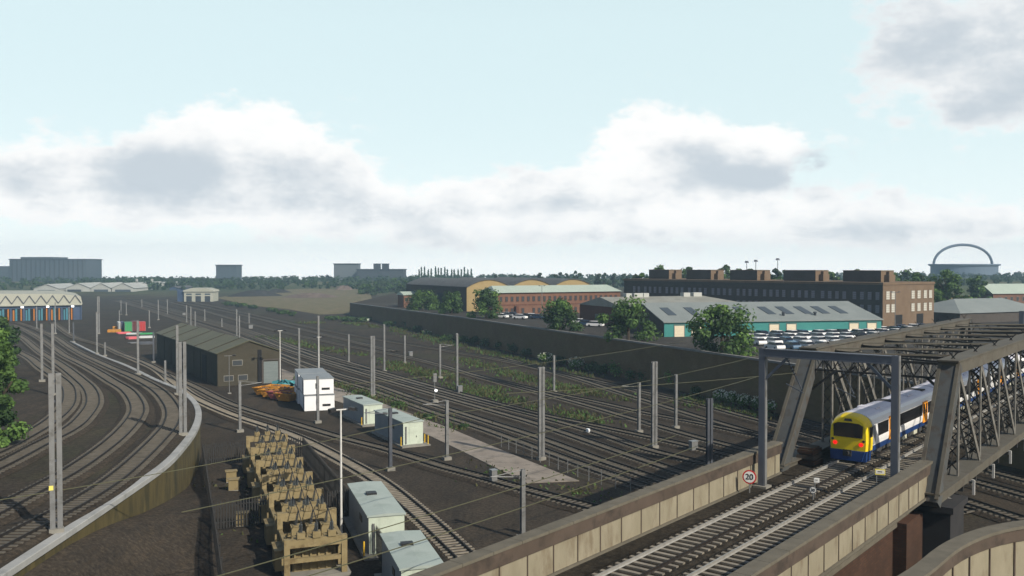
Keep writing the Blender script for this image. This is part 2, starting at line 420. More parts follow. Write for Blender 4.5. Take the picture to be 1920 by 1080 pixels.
# raised ground behind the retaining wall: car park level
def wx(y):
    for a, b in zip(WALL, WALL[1:]):
        if a.y <= y <= b.y: return a.x + (b.x - a.x) * (y - a.y) / (b.y - a.y)
    return WALL[0].x if y < WALL[0].y else WALL[-1].x
def plz(x, y):
    z = 7.0 - 1.7 * sst(230, 420, y)
    return max(z, hill(x, y) + .3) + (2.5 * sst(140, 420, x) * sst(300, 700, y))
ys = steps([(6.5, 136, 18.5), (136, 420, 14)])
b = MB(); cols = [0.0, 4, 12, 30, 60, 100, 180, 320, 560, 840]
for y in ys:
    for c in cols: x = wx(y) + .3 + c; b.v.append((x, y, plz(x, y)))
for j in range(len(ys) - 1):
    for i in range(len(cols) - 1):
        n = len(cols); b.f.append([j * n + i, j * n + i + 1, (j + 1) * n + i + 1, (j + 1) * n + i]); b.m.append(0)
tag(b.build('car_park_ground', 'tarmac', norm=False), kind='structure')
sheet('far_ground', steps([(-73.5, 400, 40), (400, 940, 80)]), steps([(420, 700, 28), (700, 1150, 75)]), lambda x, y: plz(x, y) if y < 421 else max(plz(x, y), hill(x, y) + .3), 'ground')
b = MB()
b.v = [(-73.7, 420, .02), (-73.7, 420, 5.3), (-73.5, 700, hill(-73.5, 700)), (-73.5, 420, 5.3)]
b.v = []; b.f = []
pr = [(-73.5, y) for y in steps([(420, 1140, 30)])]
for x, y in pr: b.v += [(x, y, hill(x, y) - .5), (x, y, plz(x, y))]
b.f = [[2 * i, 2 * i + 2, 2 * i + 3, 2 * i + 1] for i in range(len(pr) - 1)]; b.m = [0] * len(b.f)
tag(b.build('bank', 'scrub'), kind='structure')
# open scrub land beyond the yard
def poly_sheet(name, pix, mat_, z=.03, inset=None):
    pts = [G(u, v, 0) for u, v in pix]
    b = MB(); b.add([(p.x, p.y, hill(p.x, p.y) + z) for p in pts], [tuple(range(len(pts)))])
    return tag(b.build(name, mat_), kind='structure')
poly_sheet('scrubland', [(405, 560), (470, 552), (560, 548), (690, 548), (700, 566), (657, 572), (655, 588), (600, 590), (540, 580), (470, 573)], 'scrub')
poly_sheet('dirt_track', [(430, 567), (520, 566), (650, 568), (650, 572), (520, 570), (430, 571)], 'spoil_brown', .07)
# left embankment carrying the curved tracks, held by the white coped wall
COPP = [(133, 640), (183, 664.6), (235, 685), (292, 712.5), (333, 729), (352, 742), (367, 758), (372.5, 777), (367, 799), (356, 818), (340, 838), (311, 869), (259, 906), (204, 943), (148, 980), (74, 1028), (7, 1072)]
cop = [GL(u, v) for u, v in COPP]
d_ = (cop[-1] - cop[-2]).normalized(); cop += [cop[-1] + d_ * 10, cop[-1] + d_ * 25]
cop = smooth_path(crom(cop, 1.6), 3)
b = MB(); LC = [0, 1.5, 6, 14, 30, 60, 140, 400]
for p in cop:
    for c in LC: b.v.append((p.x - c, p.y, zL(p.y) + .02))
n = len(LC)
for j in range(len(cop) - 1):
    for i in range(n - 1): b.f.append([j * n + i, j * n + i + 1, (j + 1) * n + i + 1, (j + 1) * n + i]); b.m.append(0)
tag(b.build('embankment_ground', 'ground', norm=False), kind='structure')
wl = empty('retaining_wall', cop[len(cop) // 2], 0, 'curved ochre stone retaining wall with flat white coping beside the left tracks', 'wall')
off = -wl.location
b = MB()
prof = [(.36, -.32), (.36, .06), (.32, .10), (-.32, .10), (-.36, .06), (-.36, -.32)]
b.sweep([p + off for p in cop], prof); b.build('coping', 'coping_white', wl)
b = MB(); b.sweep([p + off for p in cop], [(.30, -7), (.30, -.33), (-.2, -.33), (-.2, -7)]); b.build('wall_face', 'wall_ochre', wl)
# long dark brick wall along the car park
rw = empty('brick_wall', (0, 200, 0), 0, 'long dark brick retaining wall with grey coping below the car park', 'wall')
b = MB(); c = MB(); ws = []
for (a, za), (e, ze) in zip(list(zip(WALL, WTOP)), list(zip(WALL, WTOP))[1:]):
    k = max(2, int((e - a).length / 12))
    for i in range(k): ws.append((a + (e - a) * i / k, za + (ze - za) * i / k))
ws.append((WALL[-1], WTOP[-1]))
for (p, z0), (q, z1) in zip(ws, ws[1:]):
    d = (q - p).normalized(); r = Vector((d.y, -d.x, 0))
    for mb, o0, o1, zb0, zb1, zt0, zt1 in ((b, -.3, .3, -1, -1, z0 - .3, z1 - .3), (c, -.42, .42, z0 - .297, z1 - .297, z0, z1)):
        vs = []
        for pp, zb, zt in ((p, zb0, zt0), (q, zb1, zt1)):
            for o in (o0, o1):
                for z in (zb, zt): vs.append(pp + r * o + Vector((0, -200, z)))
        mb.add(vs, [(0, 1, 5, 4), (2, 6, 7, 3), (1, 3, 7, 5)])
b.add([WALL[-1] + Vector((-.27, -199.98, -1)), WALL[-1] + Vector((-.27, -199.98, 5.2)), WALL[-1] + Vector((.27, -199.96, 5.2)), WALL[-1] + Vector((.27, -199.96, -1))], [(0, 1, 2, 3)])
b.build('wall_face', 'wall_dark', rw); c.build('coping', 'coping_grey', rw)
# pale concrete road
rp = [(528, 692), (545, 698), (600, 716), (700, 750), (775, 778), (850, 806), (925, 838), (1000, 868), (1086, 902)]
lp = [(528, 716), (548, 724), (600, 742), (690, 772), (745, 790), (800, 815), (870, 848), (930, 878), (988, 906)]
b = MB(); A = [G(u, v) for u, v in rp]; B = [G(u, v) for u, v in lp]
b.v = [p + Vector((0, 0, .05)) for p in A] + [p + Vector((0, 0, .05)) for p in B]; n = len(A)
b.v += [p + Vector((0, 0, -.1)) for p in A] + [p + Vector((0, 0, -.1)) for p in B]
b.f = [[i, i + 1, n + i + 1, n + i] for i in range(n - 1)] + [[i, i + 1, 2 * n + i + 1, 2 * n + i] for i in range(n - 1)] + [[n + i, n + i + 1, 3 * n + i + 1, 3 * n + i] for i in range(n - 1)] + [[n - 1, 2 * n - 1, 4 * n - 1, 3 * n - 1]]
b.m = [0] * len(b.f); tag(b.build('road', 'road_concrete'), kind='structure')
# ------------------------------------------------------------------ railway tracks
NT = [0]
def track(label, pts, zfn=None, bright=False, end=1, sl='sleeper', bed='ballast', name='railway_track', bed_w=1.45):
    NT[0] += 1
    P = smooth_path(crom([Vector((p.x, p.y, 0)) for p in pts], 1.3), 4)
    zf = zfn or (lambda p: 0.0)
    P = [Vector((p.x, p.y, zf(p) + .02 + .0045 * NT[0])) for p in P]
    mid = P[len(P) // 2]
    root = empty(name, mid, 0, label, 'railway track'); L = [p - mid for p in P]
    b = MB(); b.sweep(L, [(-bed_w - .45, -.05), (-bed_w, .13), (bed_w, .13), (bed_w + .45, -.05)], closed=False); b.build('ballast_bed', bed, root, norm=False)
    for sgn in (-1, 1):
        x = sgn * .755
        b = MB(); hw = .036 if bright else .05; b.sweep(L, [(x - .07, .20), (x - hw, .26), (x - hw, .37), (x + hw, .37), (x + hw, .26), (x + .07, .20)]); b.build('rail', 'rail_sheen' if bright and sgn == -1 else 'rail_rust', root)  # left rail of bright tracks is pale: sunlit sheen put into its colour
    b = MB(); acc = 0.0
    for i in range(len(L) - 1):
        p, q = L[i], L[i + 1]; d = q - p; ln = d.length; d = d / ln; r = Vector((d.y, -d.x, 0))
        while acc < ln:
            c = p + d * acc; w = .115; h = 1.28
            a0 = c - d * w - r * h; a1 = c + d * w - r * h; a2 = c + d * w + r * h; a3 = c - d * w + r * h
            zb = Vector((0, 0, .10)); zt = Vector((0, 0, .205))
            b.add([a0 + zb, a1 + zb, a2 + zb, a3 + zb, a0 + zt, a1 + zt, a2 + zt, a3 + zt], [(4, 5, 6, 7), (0, 1, 5, 4), (1, 2, 6, 5), (2, 3, 7, 6), (3, 0, 4, 7)])
            acc += .66
        acc -= ln
    o = b.build('sleepers', sl, root, norm=False); o['kind'] = 'stuff'
    return root
def far(pts, *ex): return [G(u, v) for u, v in ex] + pts
FARY = [(225, 551), (300, 573)]
def gp(l): return [G(u, v) for u, v in l]
EXT = 30
def ext(pts, d=EXT):
    return pts + [pts[-1] + (pts[-1] - pts[-2]).normalized() * d]
track('rusty siding beside the pale concrete road, with posts along it', ext(gp([(150, 546), (260, 577), (420, 629), (525, 671), (620, 710), (697, 734), (770, 761), (841, 786), (912, 809), (1007, 844), (1094, 876), (1167, 902)])))
track('second yard track from the pale concrete road', ext(gp([(160, 546), (270, 577), (430, 626), (525, 664), (620, 699), (696, 721), (787, 753), (841, 770), (932, 799), (1007, 823), (1115, 863), (1208, 895)])))
track('third yard track from the pale concrete road', ext(gp([(170, 546), (285, 577), (440, 621), (540, 658), (620, 684), (699, 708), (807, 740), (932, 776), (1007, 798), (1146, 846), (1281, 892)])))
track('fourth yard track from the road, with a white marker lamp', ext(gp([(185, 546), (300, 577), (450, 619), (550, 655), (620, 680), (699, 700), (766, 719), (870, 748), (1007, 783), (1125, 816), (1208, 845), (1310, 871)])))
track('yard track just below the band of weeds, merging at left', ext(gp([(195, 546), (310, 577), (460, 619), (560, 654), (640, 677), (730, 704), (870, 743), (1000, 777), (1104, 799), (1208, 821), (1271, 835), (1360, 856)])))
track('track just above the weed strip, splitting near the bridge', ext(gp([(230, 546), (350, 575), (480, 611), (620, 643), (750, 668), (828, 687), (912, 712), (1005, 737), (1104, 764), (1208, 795), (1312, 825), (1400, 848)])))
track('branch track diverging right of the weed strip toward the bridge', ext(gp([(900, 708), (1005, 733), (1060, 745), (1125, 758), (1208, 777), (1312, 797), (1396, 815)])))
track('track with pale sleepers nearest but one to the long brick wall', ext(gp([(250, 545), (400, 575), (560, 610), (700, 636), (800, 652), (862, 663), (932, 675), (1005, 691), (1080, 712), (1146, 733), (1208, 753), (1312, 786), (1400, 812)])))
track('track nearest the foot of the long dark brick wall', ext(gp([(940, 672), (1042, 699), (1146, 723), (1229, 743), (1312, 761), (1396, 784), (1470, 803)])))
track('weedy far siding between the yard masts and scrub land', gp([(240, 549), (400, 580), (560, 617), (680, 646), (740, 660)]))
TRa = [(100, 606), (137, 632), (187, 647), (229, 666), (271, 682), (312, 704), (360, 725), (434, 761), (545, 796), (641, 825), (730, 848), (838, 882), (893, 896), (978, 921), (1115, 958)]
track('track running past the transformers and stacked cabins to the parapet', ext(gp(TRa), 12))
TRb = [(235, 668), (290, 692), (325, 719), (360, 746), (434, 780), (508, 805), (567, 828), (641, 866), (712, 908), (786, 969), (838, 1017), (870, 1048)]
track('track between the transformers and the grey shed ending at the parapet', ext(gp(TRb), 8), sl='sleeper_pale')
def gl(l): return [GL(u, v) for u, v in l]
zf = lambda p: zL(p.y) + .02
track('curved track next to the white coping, outermost of the bend', gl([(35, 606), (70, 618), (104, 634), (133, 654), (167, 673), (208, 692), (250, 710), (292, 733), (312, 752), (325, 775), (322, 797), (308, 817), (272, 855), (222, 900), (167, 938), (95, 978), (0, 1028), (-120, 1090)]), zf)
track('second curved track inside the white coping', gl([(25, 610), (52, 622), (83, 641), (104, 656), (125, 671), (167, 692), (208, 717), (240, 737), (258, 765), (253, 787), (225, 821), (180, 858), (122, 897), (60, 930), (0, 963), (-120, 1025)]), zf)
track('third curved track, passing behind the nearest twin mast', gl([(15, 618), (52, 642), (83, 667), (121, 692), (146, 712), (168, 733), (175, 757), (162, 781), (135, 808), (74, 840), (0, 880), (-120, 935)]), zf)
track('innermost curved track, nearest the green tree', gl([(5, 640), (52, 671), (79, 692), (121, 722), (131, 744), (124, 768), (93, 797), (45, 826), (0, 850), (-100, 893)]), zf)
# tracks on the low ground beyond the bridge, lower right
def lowtrack(label, a, b_): 
    p, q = G(*a), G(*b_); d = (q - p).normalized(); track(label, [p - d * 34, p, p + (q - p) * .5, q, q + d * 30])
lowtrack('lower track under the bridge, nearest its bottom chord', (1825, 880), (1920, 906))
lowtrack('lower track under the bridge, middle of the three at right', (1815, 905), (1920, 935))
lowtrack('lower track beside the dark bridge pier at right', (1818, 948), (1920, 982))
ZV = 7.60
zv = lambda p: ZV
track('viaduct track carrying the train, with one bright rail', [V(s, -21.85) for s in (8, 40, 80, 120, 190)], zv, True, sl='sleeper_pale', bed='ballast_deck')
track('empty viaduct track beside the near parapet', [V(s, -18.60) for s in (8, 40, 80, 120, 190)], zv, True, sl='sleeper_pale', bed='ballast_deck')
# ------------------------------------------------------------------ viaduct
via = empty('viaduct', V(35, -20, 0), VROT, 'railway viaduct with panelled concrete parapets crossing the lower right', 'viaduct')
# local frame: x = t + 20, y = s - 35
def L_(s, t): return (t + 20, s - 35)
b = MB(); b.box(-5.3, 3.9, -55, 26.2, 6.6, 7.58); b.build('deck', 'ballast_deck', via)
b = MB(); b.box(-5.4, 3.7, -55, 24.0, -1, 6.55); b.build('brick_wall', 'brick_abutment', via)
b = MB(); b.box(-6.0, 4.5, 22.5, 26.0, -1, 6.56); b.build('abutment', 'brick_abutment', via)
b = MB(); b.box(-5.9, 3.95, -55, 26.3, 6.3, 6.58); b.build('string_course', 'coping_olive', via)
def PJ(b, x0, sgn):
    for i in range(41):
        y = -54.5 + i * 2.0
        b.box(min(x0 - .03, x0 + sgn * .48), max(x0 + .03, x0 + sgn * .48), y, y + .07, 7.59, 9.021, 1)
    return b
for t0, sgn, nm in ((-25.0, -1, 'L'), (-15.6, 1, 'R')):
    x0 = t0 + 20
    pb = MB(); pb.box(min(x0, x0 + sgn * .45), max(x0, x0 + sgn * .45), -55, 26.4, 7.585, 9.02); po = PJ(pb, x0, sgn).build('parapet', ['parapet_panel', 'parapet_brown'], via)
    b = MB(); b.box(min(x0 - sgn * .08, x0 + sgn * .53), max(x0 - sgn * .08, x0 + sgn * .53), -55, 26.5, 9.023, 9.66); b.build('band', 'parapet_brown', po)
    b = MB(); xa, xb = sorted((x0 - sgn * .14, x0 + sgn * .60))
    for i in range(41):
        y0 = -55 + i * 2.0; b.box(xa, xb, y0 + .012, min(y0 + 1.988, 26.55), 9.663, 9.80)
    b.build('coping', 'coping_olive', po)
    b = MB(); xa, xb = sorted((x0 - sgn * .12, x0 + sgn * .56)); b.box(xa, xb, -55, 26.45, 7.583, 7.70); b.build('plinth', 'coping_olive', po)
# curved parapet, bottom right corner
cpts = [V(20, -12.6), V(30, -11.4), G(1714, 1080, 9.7), G(1775, 1028, 9.7), G(1840, 999, 9.7), G(1925, 981, 9.7)]
cpts = [Vector((p.x, p.y, 0)) for p in cpts]
d_ = (cpts[-1] - cpts[-2]).normalized(); cpts += [cpts[-1] + d_ * 12 + Vector((2, -2, 0))]
cpts = smooth_path(crom(cpts, 1.0), 4)
cv = empty('curved_parapet', cpts[len(cpts) // 2], 0, 'curved concrete parapet of a second viaduct in the bottom right corner', 'parapet')
cl = [p - cv.location for p in cpts]
b = MB(); b.sweep(cl, [(-.30, 9.023), (-.30, 9.6), (.30, 9.6), (.30, 9.023)]); b.build('band', 'parapet_brown', cv)
b = MB(); b.sweep(cl, [(-.38, 9.603), (-.38, 9.75), (.38, 9.75), (.38, 9.603)]); b.build('coping', 'coping_olive', cv)
b = MB(); b.sweep(cl, [(-.22, -1), (-.22, 9.02), (.22, 9.02), (.22, -1)])
for i in range(1, len(cl) - 1, 2):
    d = (cl[i + 1] - cl[i - 1]).normalized(); p = cl[i]; b.bar(p + Vector((0, 0, 7.0)), p + Vector((0, 0, 9.02)), .55, .09, 1, side=Vector((d.y, -d.x, 0)))
b.build('wall_face', ['parapet_panel', 'parapet_brown'], cv)
# ------------------------------------------------------------------ truss bridge
S0, S1, PN = 60.2, 124.4, 10
br = empty('truss_bridge', V(S0, -20.3, 0), VROT, 'grey steel through-truss railway bridge with open top bracing at right', 'bridge')
bs = lambda s: s - S0
ZB, ZT = 8.05, 15.35
XL, XR = -5.4, 5.3
nodes = [66.2 + (118.4 - 66.2) * i / 8 for i in range(9)]
for X, out in ((XL, -1), (XR, 1)):
    s0 = 60.3 if X > 0 else 62.4; LW = .05 if X > 0 else .026; tr = MB()
    tr.bar((X, bs(s0), ZB - .5), (X, bs(S1), ZB - .5), .95, .75); to = tr.build('bottom_chord', 'truss_chord', br)
    b = MB(); b.box(X - .75, X + .75, bs(s0) - .3, bs(S1), ZB - .12, ZB - .02); b.build('flange', 'truss_chord', to)
    tp = 65.6 if X > 0 else 69.2
    b = MB(); b.bar((X, bs(tp - .6), ZT), (X, bs(119.2), ZT), 1.15, .80); tc_ = b.build('top_chord', 'truss_chord', br)
    b = MB(); b.bar((X, bs(tp - .9), ZT + .46), (X, bs(119.4), ZT + .46), 1.35, .10); b.build('cover_plate', 'truss_chord', tc_)
    for a, c in ((s0, tp), (S1, 118.8)):
        b = MB(); d = 1 if c > a else -1
        b.bar((X, bs(a), ZB - .75), (X, bs(c) + .0, ZT + .2), 1.25, .95); po = b.build('end_post', 'truss_grey', br)
        b = MB(); nrm = Vector((0, -d * (ZT - ZB), abs(c - a))).normalized() * .50
        b.bar(Vector((X + out * .56, bs(a), ZB - .6)) + nrm, Vector((X + out * .56, bs(c), ZT + .2)) + nrm, .22, .08)
        b.bar(Vector((X - out * .56, bs(a), ZB - .6)) + nrm, Vector((X - out * .56, bs(c), ZT + .2)) + nrm, .22, .08)
        b.build('flange', 'truss_chord', po)
    nn = [n for n in nodes if n > tp - 2] 
    for i, s in enumerate(nn):
        b = MB()
        for dx in (-.36, .36): b.bar((X + dx, bs(s), ZB - .1), (X + dx, bs(s), ZT - .3), .10, .30)
        vo = b.build('vertical', 'truss_sunlit', br)
        b = MB()
        for k in range(9):
            z = ZB + .3 + k * .9; b.bar((X - .36, bs(s), z), (X + .36, bs(s), z + .85), LW, LW * 1.5); b.bar((X + .36, bs(s), z), (X - .36, bs(s), z + .85), LW, LW * 1.5)
        b.build('lacing', 'truss_dark', vo)
        if i + 1 < len(nn):
            a, e = (s, nn[i + 1])
            up = i < len(nn) // 2
            p = (X, bs(a), ZT - .3) if up else (X, bs(a), ZB); q = (X, bs(e), ZB) if up else (X, bs(e), ZT - .3)
            b = MB()
            for dx in (-.36, .36): b.bar(Vector(p) + Vector((dx, 0, 0)), Vector(q) + Vector((dx, 0, 0)), .10, .40)
            do = b.build('diagonal', 'truss_sunlit', br)
            b = MB()
            for k in range(10):
                c0 = Vector(p).lerp(Vector(q), (k + .3) / 11); c1 = Vector(p).lerp(Vector(q), (k + 1.3) / 11)
                sx = Vector((.36, 0, 0)); b.bar(c0 - sx, c1 + sx, LW, LW * 1.5); b.bar(c0 + sx, c1 - sx, LW, LW * 1.5)
            b.build('lacing', 'truss_dark', do)
            # slender counter brace, dark, on the inner face
            b = MB(); b.bar((X - out * .2, bs(a), ZB if up else ZT - .3), (X - out * .2, bs(e), ZT - .3 if up else ZB), .06, .14); b.build('counter_brace', 'truss_dark', br)
tops = [68.2] + nodes[1:]
for i, s in enumerate(tops):
    b = MB(); b.bar((XL + .6, bs(s), ZT - .1), (XR - .6, bs(s), ZT - .1), .16, .18)
    if i in (0, 8): b.bar((XL + .6, bs(s), ZT - 1.1), (XR - .6, bs(s), ZT - 1.1), .14, .14)
    for k in range(8 if i in (0, 8) else 0):
        xa = XL + .8 + k * 1.15; b.bar((xa, bs(s), ZT - 1.05), (xa + .58, bs(s), ZT - .15), .08, .07); b.bar((xa + .58, bs(s), ZT - .15), (xa + 1.15, bs(s), ZT - 1.05), .08, .07)
    for sg, X in ((1, XL), (-1, XR)): b.bar((X + sg * .4, bs(s), ZT - 2.6), (X + sg * 2.2, bs(s), ZT - 1.1), .18, .16)
    b.build('portal_frame' if i == 0 else 'cross_frame', 'truss_dark', br)
    if i + 1 < len(tops):
        e = tops[i + 1]
        b = MB(); b.bar((XL + .5, bs(s), ZT + .16), (XR - .5, bs(e), ZT + .16), .15, .12); b.build('wind_brace', 'truss_chord', br)
        b = MB(); b.bar((XR - .5, bs(s), ZT - .02), (XL + .5, bs(e), ZT - .02), .16, .12); b.build('wind_brace', 'truss_dark', br)
b = MB(); b.box(XL + .5, XR - .5, bs(61.5), bs(S1) + 70, 6.7, 7.565); b.build('deck', 'ballast_deck', br)
for i in range(16):
    s = 62.5 + i * 4
    b = MB(); b.box(XL + .2, XR - .2, bs(s) - .2, bs(s) + .2, 6.1, 6.697); b.build('floor_beam', 'truss_dark', br)
for s in (63.5, 70, 76.5, 83, 89.5):
    b = MB(); b.bar((XR + .55, bs(s), ZB - 2.0), (XR + .55, bs(s), ZB - .95), .16, .14); b.bar((XR + .55, bs(s), ZB - 1.0), (XR + .1, bs(s), ZB - 1.0), .12, .12); b.build('hanger_bracket', 'pole_white', br)
pb_ = empty('bridge_pier', V(62.0, -15.6, 0), VROT, 'square dark pier under the near end of the truss bridge', 'bridge pier')
b = MB(); b.box(-3.2, 1.7, -.9, 2.6, -1, 6.7); b.build('shaft', 'pier_dark', pb_)
b = MB(); b.box(-3.4, 1.9, -1.1, 2.8, 6.703, 7.1); b.build('cap', 'pier_dark', pb_)
# stacked orange and grey bearing timbers at the far truss foot
tm = empty('timber_stack', V(66.2, -24.7, 7.6), VROT, 'small stack of reddish timbers by the left bridge end post', 'timber stack')
for k in range(3):
    b = MB(); b.box(-.7 + .06 * k, .7 - .05 * k, -.9, .9, .4 * k, .4 * k + .26); b.box(-.5, .5, -.7, .7, .4 * k + .262, .4 * k + .398); b.build('timber', 'parapet_brown' if k % 2 else 'brick_abutment', tm)
# ------------------------------------------------------------------ gantry over the viaduct
ga = empty('overhead_gantry', V(56.9, -20.2, 7.6), VROT, 'blue grey steel portal gantry spanning the viaduct before the bridge', 'gantry')
for x in (-4.15, 4.15):
    b = MB(); w = .20
    b.box(x - w, x + w, -.20, -.145, 0, 9.1); b.box(x - w, x + w, .145, .20, 0, 9.1); b.box(x - .06, x + .06, -.143, .143, 0, 9.1); po = b.build('post', 'gantry_blue', ga)
    b = MB(); b.box(x + .202, x + .235, -.12, .2, .02, 9.1); b.build('flange', 'mast_steel', po)
    b = MB(); b.box(x - .45, x + .45, -.45, .45, -.02, .12); b.build('base', 'concrete', po)
b = MB(); b.box(-3.94, 3.94, -.17, .17, 8.62, 9.02); b.box(-3.94, 3.94, -.24, .24, 9.022, 9.08); b.box(-3.94, 3.94, -.24, .24, 8.56, 8.618); b.build('beam', 'gantry_blue', ga)
for sg in (-1, 1):
    b = MB(); b.bar((sg * 3.95, 0, 7.1), (sg * 2.5, 0, 8.56), .16, .16); b.build('knee_brace', 'gantry_blue', ga)
for x in (-1.65, 1.6):
    b = MB(); b.bar((x - .9, 0, 8.56), (x + .1, 0, 6.6), .06, .06); b.bar((x - .95, 0, 6.9), (x + .2, 0, 6.4), .05, .05); ro = b.build('registration_arm', 'mast_dark', ga)
    b = MB()
    for k in range(5): b.cyl((x - .8 + .1 * k, 0, 8.36 - .2 * k), (x - .78 + .1 * k, 0, 8.32 - .2 * k), .13, .1, 8)
    b.build('insulator', 'insulator', ro)
# far right gantry beyond the bridge
g2 = empty('lattice_gantry', V(126, -16.5, 7.0), VROT, 'dark blue lattice gantry standing beyond the bridge at the right edge', 'gantry')
for x in (-4.4, 5.5):
    b = MB(); b.box(x - .25, x + .25, -.25, .25, 0, 9.6); b.build('post', 'gantry_blue', g2)
b = MB(); b.bar((-4.15, 0, 9.4), (5.25, 0, 9.4), .3, .28); b.bar((-4.15, 0, 7.9), (5.25, 0, 7.9), .3, .2)
for k in range(5): b.bar((-4.1 + k * 1.9, 0, 8), (-3.15 + k * 1.9, 0, 9.26), .14, .12); b.bar((-3.15 + k * 1.9, 0, 9.26), (-2.2 + k * 1.9, 0, 8), .14, .12)
b.build('lattice_beam', 'gantry_blue', g2)
# ------------------------------------------------------------------ train
def carbody(y0, y1, nose):
    out = {}
    prof = [(-1.38, 1.0), (-1.40, 1.9), (-1.36, 2.9), (-1.22, 3.32)]
    return prof
tr = empty('train', V(66.4, -21.95, 7.98), VROT, 'white electric passenger train with yellow cab front, orange doors and red tail lights', 'train')
ROOF = [(1.36, 2.95), (1.25, 3.28), (.95, 3.56), (.5, 3.72), (0, 3.76), (-.5, 3.72), (-.95, 3.56), (-1.25, 3.28), (-1.36, 2.95)]
def coach(y0, L, cab):
    ya = y0 + (1.05 if cab else .25); yb = y0 + L - .25
    b = MB(); b.prism([(-1.36, 1.25), (-1.40, 1.6), (-1.40, 2.4), (-1.36, 2.945), (1.36, 2.945), (1.40, 2.4), (1.40, 1.6), (1.36, 1.25)], ya, yb); co = b.build('coach', 'train_white', tr)
    b = MB(); b.prism(ROOF, ya, yb); b.build('roof', 'train_roof', co, smooth=False)
    for sx in (-1, 1):
        b = MB(); b.quad((sx * 1.37, ya, 2.95), (sx * 1.37, yb, 2.95), (sx * 1.262, yb, 3.285), (sx * 1.262, ya, 3.285)); b.quad((sx * 1.262, ya, 3.285), (sx * 1.262, yb, 3.285), (sx * 1.06, yb, 3.475), (sx * 1.06, ya, 3.475)); b.build('lit_cantrail', 'train_white', co)  # white strips over the roof shoulder, its sunlit edge put into the colour
    b = MB(); b.prism([(-1.30, .80), (-1.365, 1.247), (1.365, 1.247), (1.30, .80)], ya, yb); b.build('skirt_band', 'train_blue', co)
    b = MB(); b.box(-1.1, 1.1, ya + 4.5, yb - 4.8, .35, .797); b.build('underframe', 'under_grey', co)
    for k, w in enumerate((.9, .7, 1.1, .6, 1.0, .8)):
        y = ya + 5.0 + k * 1.55
        for sx in (-1, 1):
            b = MB(); b.box(min(sx * 1.102, sx * 1.22), max(sx * 1.102, sx * 1.22), y, y + w, .38, .78); b.build('equipment_box', 'under_cream' if k % 2 == 0 else 'under_grey', co)
    for yc in (ya + 2.4, yb - 2.6):
        b = MB(); b.box(-1.05, 1.05, yc - 1.7, yc + 1.7, .38, .62)
        for dy in (-1.2, 1.2):
            for sx in (-.76, .76): b.cyl((sx - .07, yc + dy, .40), (sx + .07, yc + dy, .40), .40, n=14)
        b.build('bogie', 'under_grey', co)
    dl = [y0 + 5.6, y0 + 14.9]
    for yd in dl:
        for sx in (-1, 1):
            b = MB(); x0, x1 = sorted((sx * 1.375, sx * 1.430)); b.box(x0, x1, yd - .68, yd - .02, 1.15, 3.05); b.box(x0, x1, yd + .02, yd + .68, 1.15, 3.05); do = b.build('door', 'train_orange', co)
            b = MB(); x0, x1 = sorted((sx * 1.40, sx * 1.436)); b.box(x0, x1, yd - .52, yd - .16, 1.95, 2.85); b.box(x0, x1, yd + .16, yd + .52, 1.95, 2.85)
            b.build('window', 'train_glass', co)
    spans = [(y0 + (2.3 if cab else 1.0), dl[0] - .85), (dl[0] + .85, dl[1] - .85), (dl[1] + .85, yb - .9)]
    for a, e in spans:
        for sx in (-1, 1):
            b = MB(); x0, x1 = sorted((sx * 1.372, sx * 1.412)); b.box(x0, x1, a, e, 1.86, 2.86); b.build('window', 'train_glass', co)
    for k in range(4):
        b = MB(); b.box(-.7, .7, ya + 3 + k * 4.2, ya + 4.0 + k * 4.2, 3.68, 3.79); b.build('roof_unit', 'under_grey' if k % 2 else 'train_roof', co)
    return co
tr.scale = (1, 1, .915)
c1 = coach(0, 20.2, True)
coach(20.2, 20.2, False); coach(40.4, 20.2, False); coach(60.6, 20.2, False)
# cab: yellow front shell raked back and rounded to the roof
def ring(y, k, zs):   # cab outline at depth y, width factor k
    return [(-1.36 * k, y, .95), (-1.40 * k, y, 1.6), (-1.39 * k, y, 2.3), (-1.33 * k, y, 2.9 * zs), (-1.1 * k, y, 3.35 * zs), (-.6 * k, y, 3.66 * zs), (0, y, 3.74 * zs), (.6 * k, y, 3.66 * zs), (1.1 * k, y, 3.35 * zs), (1.33 * k, y, 2.9 * zs), (1.39 * k, y, 2.3), (1.40 * k, y, 1.6), (1.36 * k, y, .95)]
rs = [ring(1.06, 1.005, 1.004), ring(.55, .995, .99), ring(.15, .96, .97), ring(-.05, .90, .945)]
b = MB(); n = 13
for r_ in rs: b.v += r_
for i in range(3):
    for j in range(n - 1): b.f.append([i * n + j, (i + 1) * n + j, (i + 1) * n + j + 1, i * n + j + 1]); b.m.append(0)
b.f.append([3 * n + j for j in range(n)]); b.m.append(0)
b.f += [[i * n + n - 1, (i + 1) * n + n - 1, (i + 1) * n, i * n] for i in range(3)]; b.m += [0] * 3
cabo = b.build('cab_front', 'train_yellow', tr, smooth=False)
b = MB(); b.prism([(-1.02, 1.95), (-1.05, 2.9), (-.75, 3.06), (0, 3.1), (.75, 3.06), (1.05, 2.9), (1.02, 1.95)], -.09, -.052); b.build('windscreen', 'train_glass', cabo)
b = MB(); b.prism([(-.3, 3.22), (-.22, 3.42), (.22, 3.42), (.3, 3.22)], -.10, -.052); b.build('headlight', 'under_grey', cabo)
b = MB(); b.prism([(-1.25, .12), (-1.31, .96), (1.31, .96), (1.25, .12)], -.02, 1.0); b.prism([(-1.0, .15), (-1.22, .94), (1.22, .94), (1.0, .15)], -.18, -.022); b.build('skirt', 'train_blue', cabo)
b = MB(); b.cyl((0, -.5, .75), (0, -.1, .75), .16, n=10); b.box(-.3, .3, -.25, -.185, .5, 1.0); b.build('coupler', 'under_grey', cabo)
